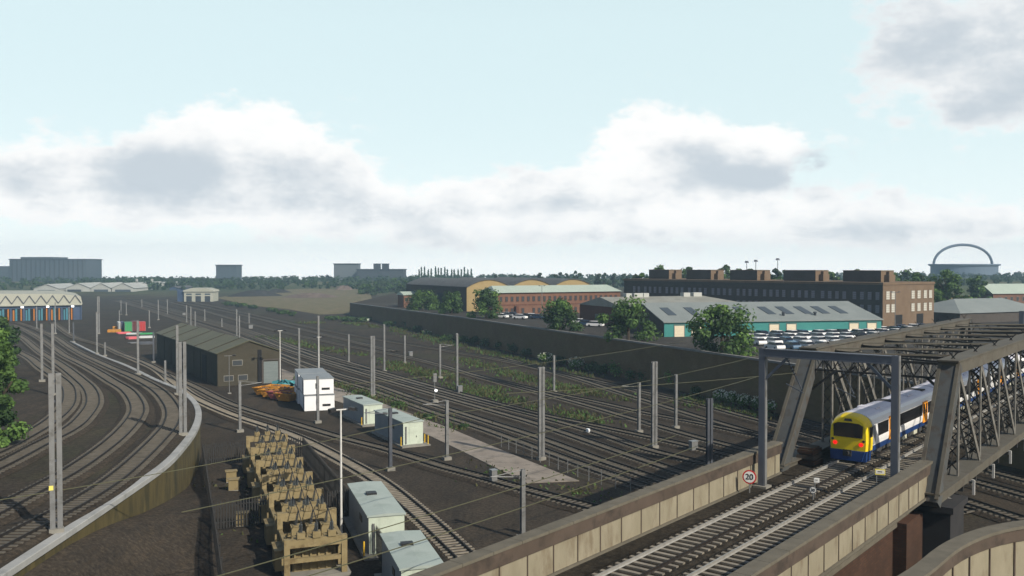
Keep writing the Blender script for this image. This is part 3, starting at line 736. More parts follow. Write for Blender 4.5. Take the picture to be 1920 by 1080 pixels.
for x in (-1, 1):
    b = MB(); b.cyl((x * .92, -.10, 1.45), (x * .92, -.04, 1.45), .15, n=14); b.build('tail_light', 'tail_red', cabo)
    b = MB(); b.cyl((x * .60 + .5 * x, -.085, 1.73), (x * .60 + .5 * x, -.04, 1.73), .10, n=12); b.build('headlight', 'under_grey', cabo)
    b = MB(); xa, xb = sorted((x * 1.385, x * 1.41)); b.box(xa, xb, 1.10, 1.75, 1.35, 2.85); b.build('cab_door', 'car_silver', cabo)
    b = MB(); xa, xb = sorted((x * 1.37, x * 1.408)); b.box(xa, xb, .45, 1.0, 2.0, 2.8); b.build('side_window', 'train_glass', cabo)
# ------------------------------------------------------------------ signs on the viaduct
def text_mesh(txt, size, name, mat_, parent, loc, rot):
    cu = bpy.data.curves.new('lettering', 'FONT'); cu.body = txt; cu.size = size; cu.align_x = 'CENTER'; cu.align_y = 'CENTER'; cu.extrude = .006; cu.offset = size * .012
    to = bpy.data.objects.new('lettering', cu); COL.objects.link(to)
    bpy.context.view_layer.update()
    me = bpy.data.meshes.new_from_object(to.evaluated_get(bpy.context.evaluated_depsgraph_get()))
    bpy.data.objects.remove(to)
    me.materials.clear(); me.materials.append(M[mat_])
    o = bpy.data.objects.new(name, me); COL.objects.link(o); o.parent = parent; o.location = loc; o.rotation_euler = rot
    return o
def face_cam(p): return math.atan2(-p.x, p.y)
def round_sign(p, r, h, txt, label, rimm):
    s_ = empty('speed_sign', p, face_cam(p) * .6 + VROT * .4, label, 'speed sign')
    b = MB(); b.cyl((0, .04, 0), (0, .04, h), .045, n=8); b.build('post', 'mast_steel', s_)
    b = MB(); b.cyl((0, 0, h), (0, .03, h), r, n=36); d = b.build('disc', rimm, s_)
    b = MB(); b.cyl((0, -.012, h), (0, -.002, h), r * .80, n=36); b.build('face', 'sign_white', d)
    text_mesh(txt, r * 1.15, 'number', 'sign_black', d, (0, -.022, h), (R(90), 0, 0))
p = G(1405, 924, 7.75); round_sign(p, .44, 1.0, '20', 'round red-rimmed speed limit sign reading 20 beside the left parapet', 'sign_red')
p = G(1524, 938, 7.75); round_sign(p, .22, .62, '30', 'small round grey sign with two digits between the viaduct tracks', 'mast_steel')
def plate(name, p, w, h, z0, label, cat, mats):
    s_ = empty(name, p, VROT * .5, label, cat)
    b = MB(); b.cyl((-w * .35, .03, 0), (-w * .35, .03, z0 + h), .035, n=8); b.build('post', 'mast_steel', s_)
    b = MB(); b.box(-w / 2, w / 2, -.02, .02, z0, z0 + h); pl_ = b.build('plate', mats[0], s_)
    b = MB(); b.box(-w / 2 + .05, w / 2 - .05, -.03, -.022, z0 + h * .22, z0 + h * .80); b.build('face', mats[1], pl_)
    b = MB(); b.box(-w * .25, w * .2, -.036, -.031, z0 + h * .48, z0 + h * .62); b.build('marking', 'sign_black', pl_)
    return s_
plate('marker_board', G(1531, 935, 7.75), .32, .28, 1.0, 'small white marker plate on a thin post between the viaduct tracks', 'marker board', ('sign_white', 'sign_white'))
plate('lineside_sign', G(1650, 912, 7.75), .62, .38, .75, 'white rectangular sign with yellow edge beside the right gantry post', 'sign', ('sign_yellow', 'sign_white'))
# ------------------------------------------------------------------ overhead line masts
def up_h(p, u, vt):
    return max(1.5, GD(u, vt, p.y).z - p.z)
MG = 'overhead line masts in the yard'
def mast(typ, u, vt, vb, label, left=False, arm=0, white=False, matn='mast_steel', grp=MG):
    p = GL(u, vb) if left else G(u, vb, 0)
    h = up_h(p, u, vt)
    o = empty('overhead_line_mast', p, YROT, label, 'mast', grp)
    if typ == 'twin':
        for x in (-.22, .22):
            b = MB(); b.box(x - .16, x + .16, -.15, -.10, .25, h); b.box(x - .16, x + .16, .10, .15, .25, h); b.box(x - .05, x + .05, -.098, .098, .25, h)
            if x > 0:
                k = max(3, int(h / 1.3))
                for i in range(k):
                    z = .8 + i * (h - 1.4) / (k - 1); b.box(-.16, .058, -.03, .03, z, z + .16, 1)
            b.build('column', [matn, 'mast_dark'], o)
    elif typ == 'col':
        b = MB(); w = .17
        b.box(-w, w, -.17, -.12, .2, h); b.box(-w, w, .12, .17, .2, h); b.box(-.04, .04, -.118, .118, .2, h); b.build('column', matn, o)
    else:
        b = MB(); b.cyl((0, 0, 0), (0, 0, h), .10, .07, 8); b.build('column', matn, o)
    if typ != 'pole':
        b = MB(); b.box(-.45, .45, -.35, .35, -.15, .35); b.build('base', 'concrete', o)
    if arm:
        z = h - .6
        b = MB(); b.cyl((arm * .2, 0, z), (arm * 2.9, 0, z + .3), .045, n=6); b.cyl((arm * .2, 0, z + .9 if z + .9 < h else h - .05), (arm * 2.6, 0, z + .3), .03, n=6); a_ = b.build('cantilever_arm', matn, o)
        b = MB()
        for k in range(4): b.cyl((arm * (.35 + .14 * k), 0, z + .02 + .015 * k), (arm * (.40 + .14 * k), 0, z + .03 + .015 * k), .14, n=8)
        b.build('insulator', 'insulator', a_)
    return o, h
def lampmast(u, vt, vb, label, name='floodlight_pole', matn='pole_white', heads=2, z=0.0, r=.11):
    p = G(u, vb, z); h = up_h(p, u, vt)
    o = empty(name, p, YROT, label, 'floodlight' if heads == 2 else 'lamp post')
    b = MB(); b.cyl((0, 0, 0), (0, 0, h), r, r * .65, 10); b.build('pole', matn, o)
    b = MB(); b.box(-.3, .3, -.3, .3, -.1, .15); b.build('base', 'concrete', o)
    b = MB(); b.bar((-.8, 0, h), (.8, 0, h), .09, .09); b.build('crossarm', matn, o)
    for x in ((-1, 1) if heads == 2 else (1,)):
        b = MB(); b.bar((x * .55, -.25, h + .1), (x * 1.05, -.35, h + .02), .42, .26); b.build('floodlight', 'lamp_black', o)
    return o
o1, _ = mast('twin', 106, 700, 1000, 'tall twin-column grey mast nearest the camera beside the curved left tracks', True)
b = MB(); b.box(-.42, -.16, -.185, -.155, 2.9, 3.2); b.build('number_plate', 'sign_yellow', o1)
mast('col', 100, 607, 742, 'slim grey mast rising just behind the nearest left twin mast', True)
mast('col', 79, 607, 716, 'grey mast beside the green tree, between the inner curved tracks', True)
mast('col', 182, 585, 664, 'grey mast standing on the upper end of the white coping', True)
mast('twin', 185, 556, 626, 'wide pale mast behind the upper end of the white coping', True)
mast('col', 130, 576, 626, 'light grey mast below the right end of the cream depot truss', True)
mast('col', 259, 601, 703, 'grey mast against the white coping, left of the olive shed', True)
mast('col', 333, 610, 741, 'thin pale mast on the coping bend, in front of the olive shed', True)
mast('twin', 343, 641, 817, 'twin mast on the coping bend casting a shadow over the curved tracks', True)
mast('col', 288, 622, 680, 'dark slim mast at the rear corner of the olive shed', matn='mast_dark')
mast('col', 197, 642, 668, 'short grey post between the coping and the colourful containers')
mast('col', 310, 676, 721, 'short grey mast in front of the long side of the olive shed')
mast('col', 138, 605, 642, 'short dark mast right of the cream depot', True, matn='mast_dark')
mast('col', 450, 715, 810, 'grey mast with arm beside the transformer row and shed gable', arm=1)
mast('col', 561, 615, 702, 'grey mast right of the shed roller door at the start of the concrete road')
mast('col', 597.5, 592, 706, 'tall grey mast directly behind the white floodlight pole near the stacked cabins')
mast('col', 596, 705, 793, 'thin mast standing in front of the stacked white cabins')
mast('col', 654, 627, 680, 'grey mast in the weeds, left of the twin mast by the grey sheds')
mast('twin', 699, 630, 743, 'twin mast above the rear grey shed beside the concrete road')
mast('col', 720.5, 608, 697, 'tall grey mast in the weeds, right behind the twin mast by the sheds')
mast('col', 759, 629, 681, 'grey mast at the upper edge of the weeds, left of the car park trees')
mast('col', 825, 645, 709, 'thin mast with a thin arm left of a taller mast in the weeds', arm=1)
mast('col', 857, 625, 736, 'tall straight mast in the middle of the weed strip')
mast('col', 838, 750, 862, 'grey mast at the left edge of the concrete road casting a shadow across it', arm=-1)
mast('col', 732, 765, 882, 'dark mast in front of the front grey shed', arm=-1, matn='mast_dark')
mast('twin', 1015, 688, 862, 'large twin mast at the right side of the concrete road end')
mast('col', 1038.5, 666, 736, 'slim mast just right of and behind the large twin mast by the road')
mast('col', 1198, 717, 811, 'thin grey mast with arm left of the twin mast by the brick wall', arm=-1)
mast('twin', 1226.5, 678, 840, 'tall twin mast in the middle of the tracks before the brick wall')
mast('col', 1267, 702, 803, 'single mast just right of the tall twin mast before the brick wall')
mast('twin', 1330, 747, 876, 'dark twin mast close to the left viaduct parapet', matn='mast_dark')
mast('col', 980, 880, 1011, 'grey mast with a long left arm against the near end of the parapet', arm=-1)
mast('col', 449, 592, 636, 'far mast behind the gable of the olive shed, right one of a close pair')
mast('col', 444, 580, 632, 'far mast behind the gable of the olive shed, left one of a close pair')
mast('col', 467, 587, 607, 'far short mast right of the close pair behind the olive shed')
mast('col', 366, 584, 615, 'far pale mast behind the olive shed ridge, right of two pale ones')
mast('col', 358, 575, 611, 'far pale mast behind the olive shed ridge, left of two pale ones')
mast('col', 350, 572, 605, 'far mast below the small cream building')
mast('col', 384, 580, 602, 'far dim mast right of the cream building, above the shed roof')
mast('col', 416, 597, 614, 'far small mast above the middle of the olive shed roof')
mast('col', 314, 561, 590, 'far mast left of the small cream building')
mast('col', 297, 562, 600, 'far mast above the red container')
mast('col', 280, 582, 615, 'far mast just right of the bright red container')
mast('col', 266, 561, 577, 'far small mast below the white gabled sheds, above the red container')
mast('col', 237, 567, 591, 'far pale mast above the green container')
mast('col', 227, 563, 590, 'far mast above the navy container, right of a lower one')
mast('col', 224, 582, 606, 'far low mast directly behind the navy container')
mast('col', 104, 567, 626, 'far mast in front of the middle doors of the cream depot')
mast('col', 69, 575, 617, 'far mast in front of the left doors of the cream depot')
lampmast(640, 768, 1010, 'white floodlight pole with two black lamps beside the transformers')
lampmast(598, 632, 712, 'white floodlight pole behind the stacked white cabins')
lampmast(525.5, 620, 727, 'white lamp pole at the right corner of the olive shed door')
lampmast(430, 667, 738, 'thin grey lamp pole before the olive shed gable windows', heads=1, matn='mast_steel', r=.07)
def signal(u, vt, vb, label):
    p = G(u, vb); h = up_h(p, u, vt)
    o = empty('railway_signal', p, YROT, label, 'signal')
    b = MB(); b.cyl((0, 0, 0), (0, 0, h), .08, n=8); b.build('post', 'mast_steel', o)
    b = MB(); b.box(-.28, .28, -.2, .0, h - 1.4, h); b.build('signal_head', 'mast_steel', o)
    b = MB(); b.box(-.45, .45, -.5, .5, -.1, .5); b.build('base', 'concrete', o)
    b = MB(); b.cyl((.12, -.35, h * .42), (.12, -.2, h * .42), .22, n=12); b.build('lamp', 'lamp_white', o)
signal(815, 700, 755, 'short signal post with a bright white lamp amid the yard tracks')
o = empty('marker_lamp', G(1102, 814), YROT, 'small white marker lamp between the fourth track rails', 'lamp')
b = MB(); b.box(-.14, .14, -.3, .2, .3, .75); b.cyl((0, -.3, .55), (0, -.42, .55), .13, n=10); b.build('housing', 'cabin_white', o); b = MB(); b.box(-.08, .08, -.08, .08, -.05, .3); b.build('stub_post', 'mast_steel', o)
# low post-and-wire fence between the road and the siding
fp = gp([(940, 838), (1020, 870), (1105, 902), (1190, 925)])
fo = empty('wire_fence', fp[1], 0, 'low grey post and wire fence between the road end and the siding', 'fence')
fq = crom(fp, 2.0); b = MB(); w = MB(); rg = random.Random(3)
for i, p in enumerate(fq):
    q = p - fp[1]; b = MB(); b.cyl(q, q + Vector((0, 0, 1.5)), .045, n=5); b.build('post', 'mast_steel', fo)
    if i: 
        for z in (.5, .95, 1.4): w.bar(fq[i - 1] - fp[1] + Vector((0, 0, z)), q + Vector((0, 0, z)), .02, .02)
w.build('wires', 'mast_steel', fo)
# ------------------------------------------------------------------ wires
def wire(a, b_, label, sag=.6, r=.022, m='wire', n=14):
    a = Vector(a); b_ = Vector(b_); P = []
    for i in range(n + 1):
        k = i / n; P.append(a.lerp(b_, k) - Vector((0, 0, sag * 4 * k * (1 - k))))
    o = MB(); mid = a
    for p, q in zip(P, P[1:]): o.bar(p - mid, q - mid, 2 * r, 2 * r)
    e = o.build('overhead_wire', m); e.location = mid
    return tag(e, label, 'wire', 'overhead wires')
wire(V(16, -61.5, 7.6), V(64, -60.8, 7.6), 'thin feeder wire from left edge over the transformers to the grey sheds')
wire(V(64, -60.8, 7.6), V(140, -60.2, 7.8), 'thin feeder wire continuing over the road end and yard tracks')
wire(V(10, -38.5, 7.4), V(70, -37.6, 7.6), 'upper thin wire crossing the transformers and grey shed near the bottom', .4)
wire(V(14, -35.6, 7.2), V(70, -34.6, 7.4), 'lower thin wire crossing the nearest grey shed roof at the bottom', .4)
wire(V(70, -80, 8.5), V(150, -79, 8.5), 'thin wire crossing the weed strip between the yard masts', .5)
wire(V(72, -58, 9.2), V(128, -36, 9.4), 'thin wire from the large twin mast toward the dark twin mast', .5)
wire(V(30, -48.8, 7.5), V(110, -48.0, 8), 'thin wire running above the concrete road end toward the bridge', .5)
# ------------------------------------------------------------------ transformer compound
TD = Vector((-math.sin(R(20)), math.cos(R(20)), 0)); TROT = R(20)
def transformer(p, label, var):
    o = empty('transformer', p, TROT, label, 'transformer', 'tan transformers in the fenced compound')
    b = MB(); b.box(-2.2, 2.4, -2.6, 3.0, -.2, .24); b.build('plinth', 'concrete', o)
    b = MB(); b.box(-1.55, 1.55, -1.25, 1.25, .243, 1.9); b.box(-1.7, 1.7, -1.4, 1.4, 1.903, 2.02)
    for k in range(6): b.box(-1.45 + k * .56, -1.33 + k * .56, -1.42, -1.253, .4, 1.8)
    b.build('tank', 'tan_paint', o)
    for row, (y, z, h, ln) in enumerate(((-.85, 2.02, .55, -.20), (.75, 2.02, .95, .22))):
        for k in range(3):
            x = -1.08 + k * 1.08
            b = MB(); b.box(x - .33, x + .33, y - .33, y + .33, z, z + h); b.box(x - .38, x + .38, y - .38, y + .38, z + h, z + h + .07); tu = b.build('turret', 'tan_paint', o)
            b = MB(); lean = Vector((.22, ln, 1)).normalized(); q = Vector((x, y, z + h + .07))
            for j in range(8): b.cyl(q + lean * (.10 * j), q + lean * (.10 * j + .055), .135 - .006 * j, n=9)
            b.cyl(q, q + lean * 1.05, .05, n=8); b.build('bushing', 'porcelain', tu)
    # portal frames before and behind the tank
    for y, hh in ((-2.25, 2.9), (2.45, 3.6)):
        b = MB()
        for x in (-2.05, 1.95): b.box(x - .2, x + .2, y - .22, y + .22, .243, hh)
        b.box(-1.847, 1.747, y - .2, y + .2, hh - .62, hh - .02); b.box(-1.847, 1.747, y - .16, y + .16, 1.2, 1.5)
        for x in (-1.08, 0, 1.08): b.box(x - .28, x + .28, y - .28, y + .28, hh + .0, hh + .42)
        fo_ = b.build('portal_frame', 'tan_paint', o)
        for x in (-1.08, 0, 1.08):
            b = MB(); q = Vector((x, y, hh + .42))
            for j in range(6): b.cyl(q + Vector((0, 0, .1 * j)), q + Vector((0, 0, .1 * j + .055)), .13, n=9)
            b.cyl(q, q + Vector((0, 0, .72)), .05, n=8); b.build('insulator', 'porcelain', fo_)
    for x in (-2.05, 1.95):
        b = MB(); b.box(x - .14, x + .14, -2.03, 2.23, 2.15, 2.45); b.build('side_beam', 'tan_paint', o)
    b = MB()
    for k in range(6): b.box(-2.75, -1.8, -1.1 + k * .36, -.96 + k * .36, .35, 1.75)
    b.box(-2.8, -1.75, -1.2, 1.1, 1.753, 1.86); b.build('radiator', 'tan_paint', o)
    b = MB(); b.box(1.75, 2.3, -.9, .6, .35, 1.9); b.box(1.7, 2.35, -.95, .65, 1.903, 1.96); b.build('control_box', 'tan_paint', o)
    b = MB()
    for k in range(3):
        x = -1.08 + k * 1.08
        b.bar((x + .2, -1.05, 3.65), (x + .22, .95, 4.05), .05, .05); b.bar((x + .22, .95, 4.05), (x, 2.45, 4.74), .05, .05); b.bar((x + .2, -1.05, 3.65), (x, -2.25, 4.04), .05, .05)
    b.build('connecting_bars', 'lamp_black', o)
    return o
base0 = Vector((-25.9, 97.6, 0))
tl = ['tan transformer at the far end of the row, against the far fence', 'second tan transformer from the far end of the row', 'middle tan transformer of the row, behind the cross fence', 'fourth tan transformer from the far end, at the near cross fence', 'tan transformer beside the foot of the white floodlight pole', 'nearest tan transformer, cut by the bottom edge of the picture']
T0 = None
for i in range(6):
    p = base0 - TD * (6.6 * i); p.z = max(0, gz(p.x, p.y) + .02)
    if T0 is None: o = T0 = transformer(p, tl[0], 0)
    else:
        o = copy_tree(T0); o.location = p; o['label'] = tl[i]
def palisade(a, b_, label):
    a = Vector(a); b_ = Vector(b_); d = b_ - a; L = d.length; d = d / L
    o = empty('palisade_fence', a, math.atan2(d.y, d.x), label, 'fence')
    m = MB(); k = int(L / .23)
    for i in range(k + 1):
        x = i * L / k; m.add([(x - .055, -.012, .05), (x + .055, -.012, .05), (x + .055, -.012, 2.2), (x, -.012, 2.4), (x - .055, -.012, 2.2), (x - .055, .012, .05), (x + .055, .012, .05), (x + .055, .012, 2.2), (x, .012, 2.4), (x - .055, .012, 2.2)],
              [(0, 1, 2, 3, 4), (9, 8, 7, 6, 5), (0, 4, 9, 5), (1, 6, 7, 2), (4, 3, 8, 9), (3, 2, 7, 8)])
    m.build('pales', 'fence_dark', o)
    m = MB(); m.box(0, L, .014, .06, .5, .57); m.box(0, L, .014, .06, 1.85, 1.92); m.build('rails', 'fence_dark', o)
    k = max(1, int(L / 2.75))
    for i in range(k + 1):
        m = MB(); m.box(i * L / k - .05, i * L / k + .05, .062, .16, -.1, 2.25); m.build('post', 'fence_dark', o)
A0 = G(380, 871); B0 = G(568, 858)
def z0(p): p = Vector(p); p.z = max(0, gz(p.x, p.y)); return p
dn = TD * -1
palisade(z0(A0), z0(A0 + (B0 - A0) * .42), 'dark palisade fence at the far side of the transformers, left part')
palisade(z0(A0 + (B0 - A0) * .86), z0(B0), 'dark palisade fence at the far side of the transformers, right part')
A1 = G(398, 1001); B1 = G(652, 965)
palisade(z0(A1), z0(A1 + (B1 - A1) * .40), 'dark palisade cross fence left of the nearer transformers')
palisade(z0(A1 + (B1 - A1) * .84), z0(B1), 'dark palisade cross fence right of the nearer transformers')
palisade(z0(A0), z0(A1), 'dark palisade fence along the left of the far transformers')
palisade(z0(B0), z0(B1), 'dark palisade fence along the right of the far transformers')
palisade(z0(A1), z0(A1 + dn * 24), 'dark palisade fence along the left of the near transformers')
palisade(z0(B1), z0(B1 + dn * 24), 'dark palisade fence along the right of the near transformers')
b = MB(); 
for k, (x, y) in enumerate(((-3.2, 1), (-3.9, -4.2), (-3.4, -9.8), (-4.1, -16))):
    q = base0 + VR * 0 + TD * y + Vector((math.cos(TROT), math.sin(TROT), 0)) * x
for k, y in enumerate((-3, -7.5, -20)):
    q = base0 + TD * y + Vector((TD.y, -TD.x, 0)) * -4.1
    o = empty('steel_locker', z0(q), TROT, ['small tan cabinet on the dark strip left of the far transformers', 'small tan cabinet left of the middle transformer', 'small tan cabinet left of the nearest transformers'][k], 'cabinet')
    b = MB(); b.box(-.5, .5, -.35, .35, .1, 1.1); b.build('body', 'tan_paint', o); b = MB(); b.box(-.6, .6, -.45, .45, 1.103, 1.18); b.build('lid', 'tan_paint', o); b = MB(); b.box(-.5, .5, -.35, .35, -.1, .097); b.build('plinth', 'concrete', o)
# ------------------------------------------------------------------ grey relocatable sheds
def shed(pn, rz, w, L, h, label, slab=True, step=False):
    """pn near-left corner of the end facing the camera; local y runs away"""
    o = empty('equipment_shed', pn, rz, label, 'shed')
    b = MB(); b.box(.02, w - .02, .02, L, .16, h - .12, 0); b.build('side_walls', 'shed_side', o)  # long walls darker than the end wall, their shade put into the paint
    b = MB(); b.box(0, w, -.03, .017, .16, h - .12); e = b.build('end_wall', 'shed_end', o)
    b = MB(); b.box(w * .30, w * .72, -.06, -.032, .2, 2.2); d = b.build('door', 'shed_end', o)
    b = MB(); b.box(w * .64, w * .67, -.10, -.062, 1.0, 1.2); b.build('handle', 'lamp_black', d)
    b = MB(); b.add([(-.12, -.12, h - .117), (w + .12, -.12, h - .117), (w + .12, L + .1, h - .117), (-.12, L + .1, h - .117), (-.12, -.12, h), (w + .12, -.12, h), (w + .12, L + .1, h), (-.12, L + .1, h), (w / 2, -.12, h + .09), (w / 2, L + .1, h + .09)],
                    [(0, 3, 2, 1), (0, 1, 5, 8, 4), (2, 3, 7, 9, 6), (1, 2, 6, 5), (3, 0, 4, 7), (4, 8, 9, 7), (8, 5, 6, 9)]); r_ = b.build('roof', 'shed_roof', o)
    b = MB(); b.box(w * .3, w * .6, L * .55, L * .62, h + .06, h + .24); b.build('roof_vent', 'lamp_black', r_)
    b = MB(); b.box(-.02, .017, L * .3, L * .42, h * .55, h * .72); b.build('louvre', 'lamp_black', o)
    b = MB(); b.box(w * .1, w * .16, -.16, -.034, .3, h * .8); b.build('cable_duct', 'mast_steel', o)
    if slab:
        b = MB(); b.box(-.5, w + .6, -1.0, L + .3, -.1, .155); b.build('slab', 'concrete', o)
        for k, (x, y) in enumerate(((-.4, -.3), (w + .35, .3), (w + .35, -.8))):
            b = MB(); b.cyl((x, y, .16), (x, y, 1.25), .07, n=8); b.build('bollard', 'bollard_yellow', o)
    return o
shed(z0(G(756, 837)), YROT, 2.6, 10.6, 3.0, 'grey-green equipment shed on a slab beside the concrete road, nearer of two')
shed(z0(G(682, 798)), YROT, 2.7, 9.5, 2.9, 'grey-green equipment shed behind the nearer one, by the stacked cabins')
p = GD(691, 976, 69.2); o = shed(Vector((p.x, p.y, 0)), R(18), 2.75, 10.8, 3.1, 'large grey-green shed beside the transformers and floodlight pole')
p = GD(752, 1086, 57.2); shed(Vector((p.x, p.y, 0)), R(17), 2.7, 7.8, 3.05, 'nearest grey-green shed, cut by the bottom edge beside the parapet')
# ------------------------------------------------------------------ stacked white cabins and skips
def cabin(p, rz, label, grp):
    o = empty('site_cabin', p, rz, label, 'cabin', grp)
    b = MB(); b.box(0, 4.5, 0, 7.0, .08, 2.36); b.build('body', 'cabin_white', o)
    b = MB(); b.box(-.06, 4.56, -.06, 7.06, 2.363, 2.47); b.build('roof_rim', 'shed_side', o)
    b = MB(); b.box(2.7, 3.9, -.05, -.003, .72, 1.05); b.build('vent', 'lamp_black', o)
    b = MB(); b.box(1.75, 2.1, -.05, -.003, .95, 1.75); b.build('switch_box', 'mast_steel', o)
    b = MB()
    for x in (.1, 2.2, 4.3):
        for y in (.1, 6.7): b.box(x, x + .2, y, y + .2, -.02, .077)
    b.build('feet', 'lamp_black', o)
    b = MB(); b.box(-.05, -.003, 1, 2, .1, 2.1); b.build('door', 'shed_side', o)
    return o
q = G(571, 772); C0 = cabin(q, R(18), 'white site cabin at the bottom of the front stack', 'stacked white site cabins')
ax = Vector((math.cos(R(18)), math.sin(R(18)), 0)); ay = Vector((-ax.y, ax.x, 0))
for dz, dx, dy, lab in ((2.49, -.1, .1, 'white site cabin on top of the front stack'), (0, -.3, 7.9, 'white site cabin at the bottom of the rear stack'), (2.49, -.2, 7.8, 'white site cabin on top of the rear stack')):
    c = copy_tree(C0); c.location = q + ax * dx + ay * dy + Vector((0, 0, dz)); c['label'] = lab
def skip(p, rz, mt, label):
    o = empty('waste_skip', p, rz, label, 'skip', 'skips left of the white cabins')
    b = MB(); w, l, h = 1.05, 1.9, 1.35
    vo = [(-w * .75, -l * .6, .1), (w * .75, -l * .6, .1), (w * .75, l * .6, .1), (-w * .75, l * .6, .1), (-w, -l, h), (w, -l, h), (w, l, h), (-w, l, h)]
    vi = [(x * .92, y * .94, z + (.1 if z < .5 else 0)) for x, y, z in vo]
    b.add(vo + vi, [(0, 3, 2, 1), (0, 1, 5, 4), (1, 2, 6, 5), (2, 3, 7, 6), (3, 0, 4, 7), (8, 9, 10, 11), (8, 12, 13, 9), (9, 13, 14, 10), (10, 14, 15, 11), (11, 15, 12, 8), (4, 5, 13, 12), (5, 6, 14, 13), (6, 7, 15, 14), (7, 4, 12, 15)])
    b.build('body', mt, o)
    b = MB()
    for s in (-1, 1):
        b.box(min(s * w, s * (w + .1)), max(s * w, s * (w + .1)), -l, l, h - .08, h + .05)
        for y in (-.7, .7): b.cyl((s * (w * .93), y, .9), (s * (w + .18), y, .9), .07, n=8)
    b.build('rim', mt, o)
    b = MB(); b.leaves((0, 0, h - .25), (w * .8, l * .85, .25), 40, .3, rnd, (0,)); b.build('rubble', 'spoil_brown', o)
for k, (u, v, mt, lab) in enumerate(((538, 752, 'skip_orange', 'orange skip closest to the stacked white cabins'), (524, 749, 'skip_purple', 'purplish red skip between the orange skips'), (510, 745, 'skip_orange', 'orange skip in the middle of the skip group'), (497, 741, 'skip_orange', 'orange skip furthest left, nearest the shed door'), (536, 741, 'skip_orange', 'orange skip in the second row, behind the front skips'), (519, 737, 'skip_orange', 'rear orange skip below the white lamp pole'))):
    skip(G(u, v), R(62 + 6 * (k % 3)), mt, lab)
o = empty('tarpaulin_pile', G(541, 727), 0, 'teal tarpaulin covered pile behind the stacked white cabins', 'pile')
b = MB(); rg = random.Random(2)
for k in range(14):
    a = rg.uniform(-2.5, 2.5); b.add([(a - .9, rg.uniform(-1, 1), 0), (a + .9, rg.uniform(-1, 1), 0), (a + .5, rg.uniform(-1, 1), rg.uniform(.6, 1.5)), (a - .6, rg.uniform(-1, 1), rg.uniform(.6, 1.6))], [(0, 1, 2, 3)])
b.leaves((0, 0, .3), (3, 1.5, 1.2), 90, .5, rg); b.build('cover', 'tarp_teal', o)
# ------------------------------------------------------------------ generic building pieces
def gable(o, w, L, he, hr, wall, roof, endm=None, over=.3, name='wall', zb=-.5, gname='gable_wall'):
    """local: x 0..w along the gable end at y=0 (facing -y), ridge along +y"""
    b = MB(); b.add([(0, .01, zb), (0, L, zb), (0, L, he), (0, .01, he)], [(0, 1, 2, 3)]); b.add([(w, .01, zb), (w, L, zb), (w, L, he), (w, .01, he)], [(0, 1, 2, 3)])
    b.add([(0, L, zb), (w, L, zb), (w, L, he), (w / 2, L, hr), (0, L, he)], [(0, 1, 2, 3, 4)]); b.build(name, wall, o)
    b = MB(); b.add([(0, 0, zb), (w, 0, zb), (w, 0, he), (w / 2, 0, hr), (0, 0, he)], [(0, 1, 2, 3, 4)]); b.build(gname, endm or wall, o)
    t = .16; sl = (hr - he) / (w / 2); b = MB()
    for s in (0, 1):
        xe = -over if s == 0 else w + over; ze = he - sl * over
        b.add([(xe, -over, ze + .02), (xe, L + over, ze + .02), (w / 2, L + over, hr + .02), (w / 2, -over, hr + .02), (xe, -over, ze + t), (xe, L + over, ze + t), (w / 2, L + over, hr + t + .02), (w / 2, -over, hr + t + .02)],
              [(0, 1, 2, 3), (4, 7, 6, 5), (0, 4, 5, 1), (0, 3, 7, 4), (1, 5, 6, 2)])
    return b.build('roof', roof, o)
def window_x(o, x, z, w, h, y, mat_='glass_dark', frame=None, dy=-1):
    """window on a face at local y looking towards dy"""
    f = MB(); y0, y1 = sorted((y + dy * .02, y + dy * .10)); f.box(x - w / 2 - .1, x + w / 2 + .1, y0, y1, z - .1, z + h + .1)
    wo = f.build('window', frame or 'concrete', o)
    g = MB(); y0, y1 = sorted((y + dy * .102, y + dy * .13)); g.box(x - w / 2, x + w / 2, y0, y1, z, z + h); g.build('pane', mat_, wo)
    return wo
# ---- olive brick shed by the curved tracks
a = G(408, 724.5); wsh = 11.6; rz = R(30.8)
bs_ = empty('brick_shed', a, rz, 'long olive brick shed with ribbed gable roof beside the curved tracks', 'shed')
rf = gable(bs_, wsh, 62, 6.0, 8.1, 'brick_olive', 'roof_olive')
b = MB()
for k in range(5):
    y = 6 + k * 12; b.add([(-.25, y, 6.16), (wsh / 2, y, 8.36), (wsh / 2, y + .5, 8.36), (-.25, y + .5, 6.16), (-.25, y, 6.0), (wsh / 2, y, 8.2), (wsh / 2, y + .5, 8.2), (-.25, y + .5, 6.0)], [(0, 1, 2, 3), (0, 1, 5, 4), (2, 3, 7, 6)])
b.build('roof_ribs', 'brick_olive', rf)
window_x(bs_, 3.6, 3.7, 1.7, .9, 0); window_x(bs_, 2.0, .9, 1.6, .9, 0); window_x(bs_, 4.6, .9, 1.6, .9, 0)
b = MB(); b.box(wsh * .635, wsh * .70, -.06, -.003, 0, 6.4); b.build('recess_shade', 'opening', bs_)  # flat dark strip for the recess, its shade put into the colour
b = MB(); b.box(wsh * .73, wsh * .97, -.08, -.004, 0, 4.1); d = b.build('roller_door', 'door_slate', bs_)
b = MB(); b.box(wsh * .70, wsh * .73, -.16, -.004, 0, 4.3); b.box(wsh * .97, wsh * .995, -.16, -.004, 0, 4.3); b.box(wsh * .70, wsh * .995, -.16, -.004, 4.303, 4.6); b.build('frame', 'brick_shade', d)
for y in (9, 30):
    b = MB(); b.box(-.08, -.003, y, y + 3.4, 0, 5.0); b.build('side_door', 'opening', bs_)
for y in (14, 20, 36, 44, 52): 
    b = MB(); b.box(-.12, -.004, y, y + .35, 0, 5.8); b.build('buttress', 'brick_olive', bs_)
